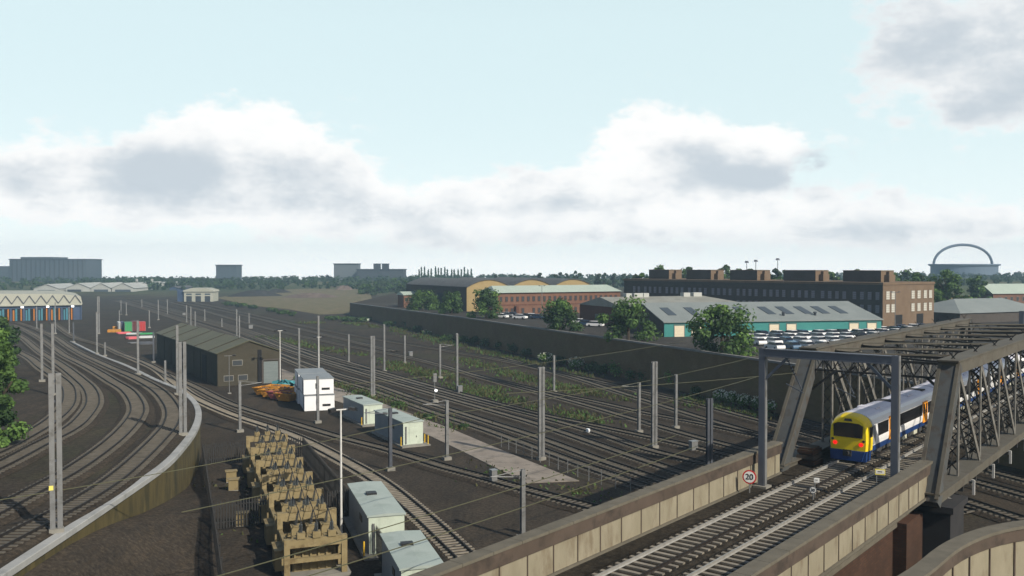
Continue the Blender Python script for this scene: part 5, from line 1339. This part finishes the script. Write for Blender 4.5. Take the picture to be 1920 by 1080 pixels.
# bushes
def bush(p, w, h, label, grp, mats=('leaf_dark', 'leaf_mid', 'leaf_light'), n=420, size=.16, seed=0, bl=0):
    rg = random.Random(seed + 300)
    o = empty('bush', p, rg.uniform(0, 6), label, 'bush', grp)
    b = MB()
    for i in range(6):
        a = i * 1.05; c = (math.cos(a) * w * .22, math.sin(a) * w * .22, h * rg.uniform(.3, .6))
        b.leaves(c, (w * .28, w * .28, h * .38), n // 6, size, rg, rg.choice(((0,), (0, 1), (1, 2))), .3)
    b.build('foliage', list(mats), o, norm=False)
    b = MB()
    for i in range(5): a = i * 1.3; b.cyl((0, 0, -.1), (math.cos(a) * w * .25, math.sin(a) * w * .25, h * .6), .04, .015, 5)
    b.build('stems', 'bark', o)
    if bl:
        b = MB(); b.leaves((0, 0, h * .62), (w * .46, w * .46, h * .42), bl * 2, size * .8, rg, (0,), .85); b.build('blossom', 'blossom', o, norm=False)
    return o
BL = [(690, 601, 2.6, 1.6, 0), (728, 612, 3.4, 2.0, 0), (745, 610, 2.6, 1.8, 0), (765, 614, 3.4, 2.4, 0), (782, 622, 2.6, 2.0, 0), (800, 627, 2.4, 1.2, 26), (838, 640, 3.2, 2.0, 0), (868, 643, 3.0, 2.2, 0), (888, 646, 2.4, 2.2, 0), (912, 650, 3.4, 2.6, 0), (940, 655, 3.2, 2.2, 0), (965, 662, 3.0, 2.4, 0), (990, 668, 2.8, 2.0, 0), (1024, 681, 2.8, 2.0, 60), (1054, 683, 2.6, 1.8, 0), (1080, 692, 2.6, 2.1, 60), (1110, 697, 2.8, 1.9, 0), (1130, 702, 2.6, 2.0, 0), (1160, 706, 3.4, 2.9, 0), (1190, 712, 3.2, 2.6, 0), (1212, 716, 2.8, 2.4, 0), (1264, 728, 2.6, 3.2, 0), (1288, 731, 2.8, 2.6, 24), (1312, 740, 2.6, 1.5, 0), (1352, 752, 2.0, 1.5, 70), (1372, 757, 2.0, 1.6, 70), (1398, 762, 2.0, 1.6, 70), (1425, 768, 2.2, 1.7, 60), (1450, 772, 1.9, 1.5, 60)]
for i, (u, v, w, h, bl) in enumerate(BL):
    hue = 'pale flowering' if bl else ('yellow green' if i in (18, 22, 21) else 'dark green')
    mt = ('leaf_mid', 'leaf_light', 'leaf_light') if i in (18, 22, 21) or bl else ('leaf_dark', 'leaf_dark', 'leaf_mid')
    bush(G(u, v), w * 1.5, h * 1.25, f'{hue} bush at the foot of the brick wall, {ORD[i] if i < 20 else ORD[len(BL) - i - 1]} from the {"far" if i < 20 else "bridge"} end', 'bushes along the brick wall', mt, 560, .19, i, bl)
for i, (u, v, w) in enumerate(((432, 573, 34), (452, 576, 26), (474, 579, 22), (510, 585, 24), (530, 589, 26), (548, 592, 18), (625, 600, 36), (655, 602, 40), (676, 603, 30))):
    p = G(u, v); bush(p, w * p.y / F, 9 * p.y / F, f'low green bush on the scrub land edge, {ORD[i]} from the left', 'bushes on the scrub edge', ('leaf_far', 'leaf_mid', 'leaf_dark'), 380, .45, 400 + i)
for i, (u, v, w, h, lab) in enumerate(((870, 803, 22, 9, 'green weedy bush at the edge of the concrete road, nearer one'), (805, 785, 26, 11, 'green bush beside the concrete road near the front shed'), (745, 762, 30, 12, 'green bush between the concrete road and siding behind the sheds'), (560, 712, 24, 8, 'small bush at the start of the concrete road'), (25, 830, 30, 12, 'low bush under the bright tree at the left edge'))):
    p = G(u, v) if u > 100 else GL(u, v); bush(p, w * p.y / F, h * p.y / F, lab, 'bushes beside the road', n=420, size=.14, seed=500 + i)
# weeds between the yard tracks
b = MB(); rg = random.Random(9)
def weeds(pix, n, spread, hmax):
    P = crom(gp(pix), 1.0)
    patches = [(rg.choice(P), rg.uniform(.5, 2.2)) for _ in range(max(6, n // 60))]
    for _ in range(n):
        c, r_ = rg.choice(patches); x = c.x + rg.gauss(0, r_) ; y = c.y + rg.gauss(0, r_ * 1.6); h = hmax * rg.uniform(.3, 1)
        a = rg.uniform(0, 6.3); w = rg.uniform(.08, .2); dx, dy = math.cos(a) * w, math.sin(a) * w; tx, ty = rg.gauss(0, .15), rg.gauss(0, .15)
        b.add([(x - dx, y - dy, 0), (x + dx, y + dy, 0), (x + tx + dx * .4, y + ty + dy * .4, h), (x + tx - dx * .4, y + ty - dy * .4, h)], [(0, 1, 2, 3)], rg.choice((0, 0, 1)))
weeds([(490, 632), (560, 645), (620, 657), (690, 668), (760, 688), (830, 703), (930, 735)], 3400, 2, .55)
weeds([(740, 690), (790, 700), (850, 722), (930, 745), (1000, 762), (1080, 782), (1130, 794)], 3200, 2, .5)
weeds([(860, 673), (920, 690), (990, 708), (1060, 726), (1130, 742), (1180, 748)], 2200, 2, .5)
weeds([(640, 722), (720, 748), (800, 782), (880, 806)], 1600, 1, .5)
weeds([(1280, 748), (1340, 766), (1400, 775), (1460, 785)], 1200, 1, .5)
weeds([(560, 606), (640, 606), (700, 612), (760, 618), (840, 640)], 1400, 2, .8)
weeds([(940, 700), (1010, 716), (1060, 735)], 700, 2, .5)
weeds([(700, 612), (800, 634), (900, 658), (1000, 682), (1100, 706), (1200, 728), (1300, 748), (1400, 770)], 2600, 2, .7)
weeds([(1120, 930), (1000, 905), (900, 880), (780, 850)], 250, 2, .3)
weeds([(480, 990), (440, 940), (400, 900)], 150, 2, .3)
tag(b.build('weeds', ['grass_blade', 'leaf_mid'], norm=False), kind='stuff')
for i, (u, v, w_, h_, lab) in enumerate(((862, 738, .8, 1.3, 'grey lineside cabinet at the foot of the tall mast in the weeds'), (770, 668, .9, 1.1, 'small grey lineside cabinet behind the mast at the upper weed edge'), (566, 706, .7, 1.2, 'small grey lineside cabinet by the mast right of the shed door'), (345, 592, 1.3, 1.2, 'far grey lineside cabinet below the cream building'), (690, 602, 1.4, 1.0, 'far pale green lineside box near the end of the brick wall'), (1300, 846, .9, 1.2, 'grey lineside cabinet left of the dark twin mast'), (470, 616, 1.4, 1.2, 'far grey lineside cabinet right of the shed gable ridge'), (925, 905, .6, 1.3, 'slim grey post box beside the track end near the parapet'))):
    o = empty('lineside_cabinet', G(u, v), YROT, lab, 'cabinet')
    m = MB(); m.box(-w_ / 2, w_ / 2, -.3, .3, .1, h_); m.build('body', 'mast_steel' if i != 4 else 'shed_end', o)
    m = MB(); m.box(-w_ / 2 - .05, w_ / 2 + .05, -.36, .36, h_ + .003, h_ + .07); m.build('lid', 'shed_side', o); m = MB(); m.box(-w_ / 2, w_ / 2, -.3, .3, -.1, .097); m.build('plinth', 'concrete', o)
# ------------------------------------------------------------------ far horizon
b = MB(); rg = random.Random(77)
def wood(u0, u1, v0, v1, n, Y0, Y1, s0):
    for _ in range(n):
        Y = rg.uniform(Y0, Y1); u = rg.uniform(u0, u1); x = (u - 960) / F * Y; z = hill(x, Y)
        if x > wx(min(Y, 419)): z = max(z, plz(x, Y))
        h = rg.uniform(3.5, 7); w = h * rg.uniform(.4, .7)
        b.leaves((x, Y, z + h * .5), (w, w, h * .5), 26, s0, rg, rg.choice(((0,), (0, 1), (1,))), .5)
wood(150, 780, 0, 0, 420, 760, 1110, 1.3)
wood(780, 1180, 0, 0, 220, 700, 1110, 1.3)
wood(1150, 1990, 0, 0, 380, 690, 1110, 1.3)
wood(-60, 420, 0, 0, 200, 760, 1110, 1.3)
wood(-60, 2000, 0, 0, 300, 1060, 1120, 1.4)
tag(b.build('far_woodland', ['leaf_far', 'leaf_dark'], norm=False), kind='stuff')
for i in range(17):
    u = 785 + i * 6.1 + rg.uniform(-1.2, 1.2); Y = 950; x = (u - 960) / F * Y; zb = max(plz(x, Y), hill(x, Y)) - 2; h = GD(u, 498.5 + rg.uniform(0, 6), Y).z - zb
    o = empty('poplar_tree', (x, Y, zb), 0, f'slim dark conical tree on the skyline, {ORD[i]} from the left of its row', 'tree', 'row of conical trees on the skyline')
    m = MB(); m.cyl((0, 0, 0), (0, 0, h * .3), .4, n=5); m.build('trunk', 'bark', o)
    m = MB(); 
    for k in range(7): z = h * (.1 + .12 * k); w = 2.1 * (1 - .115 * k) * rg.uniform(.75, 1); m.leaves((0, 0, z + .8), (w, w, h * .11), 26, .8, rg, (0,), .3)
    m.leaves((0, 0, h * .93), (.4, .4, h * .08), 16, .4, rg, (0,), .3)
    m.build('crown', 'leaf_dark', o, norm=False)
def block(name, u0, u1, vt, Y, dep, mat_, label, rz=0.0, extra=None):
    x0_ = (u0 - 960) / F * Y; w = (u1 - u0) / F * Y; zt = GD((u0 + u1) / 2, vt, Y).z; zb = hill(x0_, Y) - 3
    o = empty(name, (x0_, Y, zb), rz, label, 'building')
    m = MB(); m.box(0, w, 0, dep, 0, zt - zb); m.build('wall', mat_, o)
    m = MB(); m.box(-.8, w + .8, -.8, dep + .8, zt - zb + .01, zt - zb + 1.0); m.build('roof', 'far_block_dark', o)
    return o, w, zt - zb
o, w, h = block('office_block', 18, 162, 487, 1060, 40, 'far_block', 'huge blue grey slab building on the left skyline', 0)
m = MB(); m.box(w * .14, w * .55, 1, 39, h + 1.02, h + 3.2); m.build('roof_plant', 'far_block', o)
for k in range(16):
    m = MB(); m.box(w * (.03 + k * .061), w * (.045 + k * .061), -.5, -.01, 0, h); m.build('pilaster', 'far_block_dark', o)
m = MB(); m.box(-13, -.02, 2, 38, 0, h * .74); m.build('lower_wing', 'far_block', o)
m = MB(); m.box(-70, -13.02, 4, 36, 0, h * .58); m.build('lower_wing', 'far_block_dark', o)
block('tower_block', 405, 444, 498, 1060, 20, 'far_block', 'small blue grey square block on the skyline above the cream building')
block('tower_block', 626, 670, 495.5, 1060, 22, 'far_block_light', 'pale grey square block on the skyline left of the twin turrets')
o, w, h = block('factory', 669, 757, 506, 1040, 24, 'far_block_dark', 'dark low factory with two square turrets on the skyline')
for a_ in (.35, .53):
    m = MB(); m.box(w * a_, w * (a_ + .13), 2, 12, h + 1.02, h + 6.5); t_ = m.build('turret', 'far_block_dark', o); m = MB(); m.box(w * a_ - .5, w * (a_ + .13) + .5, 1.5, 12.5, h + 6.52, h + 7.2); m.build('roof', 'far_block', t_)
# spoil heaps on the scrub land
def heap(u, v, w, h, mt, label):
    p = G(u, v); o = MB(); rg = random.Random(int(u)); n = 18; sc = p.y / F
    rings = [(1, 0), (.8, .35), (.55, .72), (.3, .95), (.08, 1.0)]
    for r_, z in rings:
        for i in range(n):
            a = 2 * math.pi * i / n; k = r_ * rg.uniform(.88, 1.1); o.v.append((math.cos(a) * w * sc * .5 * k, math.sin(a) * w * sc * .32 * k, h * sc * z * rg.uniform(.9, 1.08) - .2))
    for j in range(4):
        for i in range(n): o.f.append([j * n + i, j * n + (i + 1) % n, (j + 1) * n + (i + 1) % n, (j + 1) * n + i]); o.m.append(0)
    o.f.append([4 * n + i for i in range(n)]); o.m.append(0)
    e = o.build('spoil_heap', mt); e.location = p; tag(e, label, 'spoil heap')
heap(480, 558, 120, 14, 'spoil', 'long dark spoil heap at the left of the scrub land')
heap(522, 553, 70, 11, 'spoil', 'smaller dark spoil heap right of the long one')
heap(585, 560, 140, 11, 'spoil_brown', 'wide brown spoil heap in the middle of the scrub land')
heap(645, 550, 50, 15, 'spoil_brown', 'pale purplish spoil ramp at the right of the scrub land')
heap(625, 546, 60, 10, 'spoil_brown', 'pale spoil heap behind the ramp, beside the thicket')
# ---- arch stadium
Y = 1040; x0_ = (1747 - 960) / F * Y; w = 121 / F * Y; zb = 8
zr = GD(1807, 495, Y).z
st = empty('arch_stadium', (x0_ + w / 2, Y, zb), 0, 'distant blue grey stadium with a tall white-steel arch on the right skyline', 'stadium')
m = MB(); n = 40
for r_, z in ((.50, -2), (.50, zr - zb - 2.5), (.535, zr - zb - 1.5), (.535, zr - zb), (.40, zr - zb - 1)):
    for i in range(n): a = 2 * math.pi * i / n; m.v.append((math.cos(a) * w * r_, math.sin(a) * w * r_ * .7, z))
for j in range(4):
    for i in range(n): m.f.append([j * n + i, j * n + (i + 1) % n, (j + 1) * n + (i + 1) % n, (j + 1) * n + i]); m.m.append(0)
m.build('bowl', 'arch_steel', st)
zt = GD(1805, 459, Y).z - zb; m = MB(); pts = []
for i in range(37):
    a = math.pi * i / 36; pts.append(Vector((-math.cos(a) * w * .455 - w * .02, 0, (zr - zb) * .8 + (zt - (zr - zb) * .8) * math.sin(a) ** .85)))
for p, q in zip(pts, pts[1:]): m.cyl(p, q, 1.5, 1.5, 8)
m.build('arch', 'arch_steel', st)
# fields on the right slope
def fieldstrip(name, u0, u1, Y0, Y1, mt):
    m = MB(); n = 8; k = 5
    for j in range(k + 1):
        Yj = Y0 + (Y1 - Y0) * j / k
        for i in range(n + 1):
            u = u0 + (u1 - u0) * i / n; x = (u - 960) / F * Yj; m.v.append((x, Yj, max(plz(x, Yj), hill(x, Yj) + .3) + .5))
    for j in range(k):
        for i in range(n): m.f.append([j * (n + 1) + i, j * (n + 1) + i + 1, (j + 1) * (n + 1) + i + 1, (j + 1) * (n + 1) + i]); m.m.append(0)
    tag(m.build(name, mt, norm=False), kind='structure')
fieldstrip('grass_field', 1700, 2000, 500, 690, 'field_green')
fieldstrip('ochre_field', 1700, 2000, 430, 499, 'field_ochre')
for i, (u, vt, lab) in enumerate(((1458, 487, 'far tall mast with a round head above the brick works roof'), (1400, 492, 'far thin floodlight mast above the brick works, left one of two'), (1417, 490, 'far thin floodlight mast above the brick works, right one of two'))):
    Y = 420; pt = GD(u, 520, Y); zb = plz(pt.x, Y); h = GD(u, vt, Y).z - zb; o = empty('floodlight_mast', (pt.x, Y, zb), 0, lab, 'floodlight')
    m = MB(); m.cyl((0, 0, 0), (0, 0, h), .22, .14, 6); m.build('pole', 'mast_steel', o)
    m = MB(); m.cyl((0, 0, h - .2), (0, 0, h + .7), 1.0, .7, 10); m.build('lamp_head', 'mast_dark', o)
# ------------------------------------------------------------------ haze, light, sky
hz = MB(); hz.box(-1000, 1000, -70, 1200, -3, 50); ho = hz.build('haze', 'far_block')
m = bpy.data.materials.new('haze_air'); m.use_nodes = True; t = m.node_tree; t.nodes.clear()
out = N(t, 'ShaderNodeOutputMaterial'); pv = N(t, 'ShaderNodeVolumePrincipled')
pv.inputs['Color'].default_value = (.36, .54, .70, 1); pv.inputs['Density'].default_value = .00036; pv.inputs['Anisotropy'].default_value = .0
t.links.new(pv.outputs[0], out.inputs['Volume'])
ho.data.materials.clear(); ho.data.materials.append(m); tag(ho, kind='stuff')
EL = R(35); AZ = R(135)    # sun behind the camera to the right
tow = Vector((math.sin(AZ) * math.cos(EL), math.cos(AZ) * math.cos(EL), math.sin(EL)))
sl_ = bpy.data.lights.new('sun', 'SUN'); sl_.energy = 5.0; sl_.angle = R(.5); sl_.color = (1, .91, .77)
so = bpy.data.objects.new('sun', sl_); COL.objects.link(so); so.rotation_euler = (-tow).to_track_quat('-Z', 'Y').to_euler()
so.location = (0, 0, 60)
W = bpy.data.worlds.new('World'); S.world = W; W.use_nodes = True; t = W.node_tree; t.nodes.clear()
out = N(t, 'ShaderNodeOutputWorld'); bg = N(t, 'ShaderNodeBackground'); t.links.new(bg.outputs[0], out.inputs[0]); bg.inputs['Strength'].default_value = .10
sky = N(t, 'ShaderNodeTexSky'); sky.sky_type = 'NISHITA'; sky.sun_disc = False; sky.sun_elevation = EL; sky.sun_rotation = AZ; sky.air_density = 1.0; sky.dust_density = 1.5; sky.ozone_density = 1.0
tc = N(t, 'ShaderNodeTexCoord').outputs['Generated']
sx = N(t, 'ShaderNodeSeparateXYZ'); t.links.new(tc, sx.inputs[0])
# clouds live in fixed compass directions: azimuth az (radians from north) and elevation el
az = math_(t, 'ARCTAN2', sx.outputs[0], sx.outputs[1])
el = math_(t, 'ARCSINE', sx.outputs[2])
cm = N(t, 'ShaderNodeCombineXYZ'); t.links.new(az, cm.inputs[0]); t.links.new(math_(t, 'MULTIPLY', el, 1.7), cm.inputs[1])
def azu(u): return math.atan((u - 960) / F)
def elv(u, v): d = ray(u, v); return math.asin(d.z / d.length)
def blob(u, v, ru, rv, amp):
    a0 = azu(u); e0 = elv(u, v); sa = ru / F; se = rv / F
    x = math_(t, 'DIVIDE', math_(t, 'SUBTRACT', az, a0), sa); y = math_(t, 'DIVIDE', math_(t, 'SUBTRACT', el, e0), se)
    r2 = math_(t, 'ADD', math_(t, 'MULTIPLY', x, x), math_(t, 'MULTIPLY', y, y))
    return math_(t, 'MULTIPLY', math_(t, 'EXPONENT', math_(t, 'MULTIPLY', r2, -1.0)), amp)
def addall(l):
    s = l[0]
    for x in l[1:]: s = math_(t, 'ADD', s, x)
    return s
n1 = noise(t, cm.outputs[0], 9.0, 8, .58)
n2 = noise(t, cm.outputs[0], 26.0, 6, .6)
nn_ = math_(t, 'ADD', math_(t, 'MULTIPLY', math_(t, 'SUBTRACT', n1, .5), 1.9), math_(t, 'MULTIPLY', math_(t, 'SUBTRACT', n2, .5), 1.1))
dens = addall([blob(470, 290, 200, 105, 1.25), blob(330, 340, 230, 70, .8), blob(90, 330, 140, 60, .8), blob(600, 370, 160, 60, .7), blob(1240, 275, 140, 85, 1.1), blob(1440, 290, 130, 55, .95), blob(1000, 360, 260, 60, .75), blob(1250, 400, 420, 60, .8), blob(1700, 430, 340, 55, .8), blob(900, 440, 260, 40, .6), blob(1800, 90, 190, 110, 1.2), blob(1880, 200, 110, 50, .7), blob(200, 395, 200, 30, .5), blob(2600, 200, 300, 200, .8), blob(-600, 250, 300, 150, .8)])
d2 = math_(t, 'ADD', dens, nn_)
cov = N(t, 'ShaderNodeMapRange'); cov.interpolation_type = 'SMOOTHSTEP'; cov.inputs['From Min'].default_value = .42; cov.inputs['From Max'].default_value = .80; t.links.new(d2, cov.inputs['Value'])
# grey undersides
dark = addall([blob(260, 315, 120, 45, .95), blob(420, 380, 260, 34, .6), blob(40, 325, 80, 35, .6), blob(620, 320, 90, 60, .3), blob(1290, 290, 100, 30, .75), blob(1420, 335, 130, 30, 1.0), blob(1540, 295, 60, 22, 1.0), blob(1060, 385, 180, 22, .5), blob(1050, 445, 300, 22, .45), blob(1650, 435, 300, 22, .5), blob(1790, 80, 190, 90, .95), blob(1870, 200, 110, 40, 1.0), blob(800, 400, 200, 30, .35), blob(520, 335, 180, 45, .4), blob(330, 300, 90, 40, .4), blob(1200, 350, 200, 30, .4), blob(950, 330, 120, 30, .25), blob(1650, 390, 200, 30, .35)])
dk = N(t, 'ShaderNodeMapRange'); dk.interpolation_type = 'SMOOTHSTEP'; dk.inputs['From Min'].default_value = .05; dk.inputs['From Max'].default_value = 1.15
t.links.new(math_(t, 'ADD', dark, math_(t, 'MULTIPLY', nn_, .95)), dk.inputs['Value'])
CW = 10.6
ccol = mix(t, dk.outputs[0], (CW * .98, CW * .98, CW * .97), (CW * .57, CW * .635, CW * .69))
haze_el = math_(t, 'EXPONENT', math_(t, 'MULTIPLY', math_(t, 'MAXIMUM', el, 0.0), -14.0))
low = N(t, 'ShaderNodeMapRange'); low.interpolation_type = 'SMOOTHSTEP'; low.inputs['From Min'].default_value = R(14); low.inputs['From Max'].default_value = R(34); low.inputs['To Min'].default_value = 1; low.inputs['To Max'].default_value = 0
t.links.new(el, low.inputs['Value'])
milk = mix(t, haze_el, (CW * .735, CW * .905, CW * .93), (CW * 1.12, CW * 1.15, CW * 1.14))
front = N(t, 'ShaderNodeMapRange'); front.interpolation_type = 'SMOOTHSTEP'; front.inputs['From Min'].default_value = R(50); front.inputs['From Max'].default_value = R(85); front.inputs['To Min'].default_value = 1; front.inputs['To Max'].default_value = .12
t.links.new(math_(t, 'ABSOLUTE', az), front.inputs['Value'])
lowf = math_(t, 'MULTIPLY', low.outputs[0], front.outputs[0])
skyc = mix(t, math_(t, 'MULTIPLY', lowf, .88), sky.outputs[0], milk)
fin = mix(t, math_(t, 'MULTIPLY', cov.outputs[0], low.outputs[0]), skyc, ccol)
fin = mix(t, 1.0, fin, mix(t, haze_el, (1, 1, 1), (1.16, 1.16, 1.16)), 'MULTIPLY')
t.links.new(fin, bg.inputs['Color'])
S.view_settings.view_transform = 'Standard'; S.view_settings.look = 'None'; S.view_settings.exposure = 0.0; S.view_settings.gamma = 1
S.render.engine = 'CYCLES'
S.cycles.use_denoising = True
S.cycles.volume_bounces = 1
S.cycles.max_bounces = 6; S.cycles.diffuse_bounces = 3; S.cycles.glossy_bounces = 3
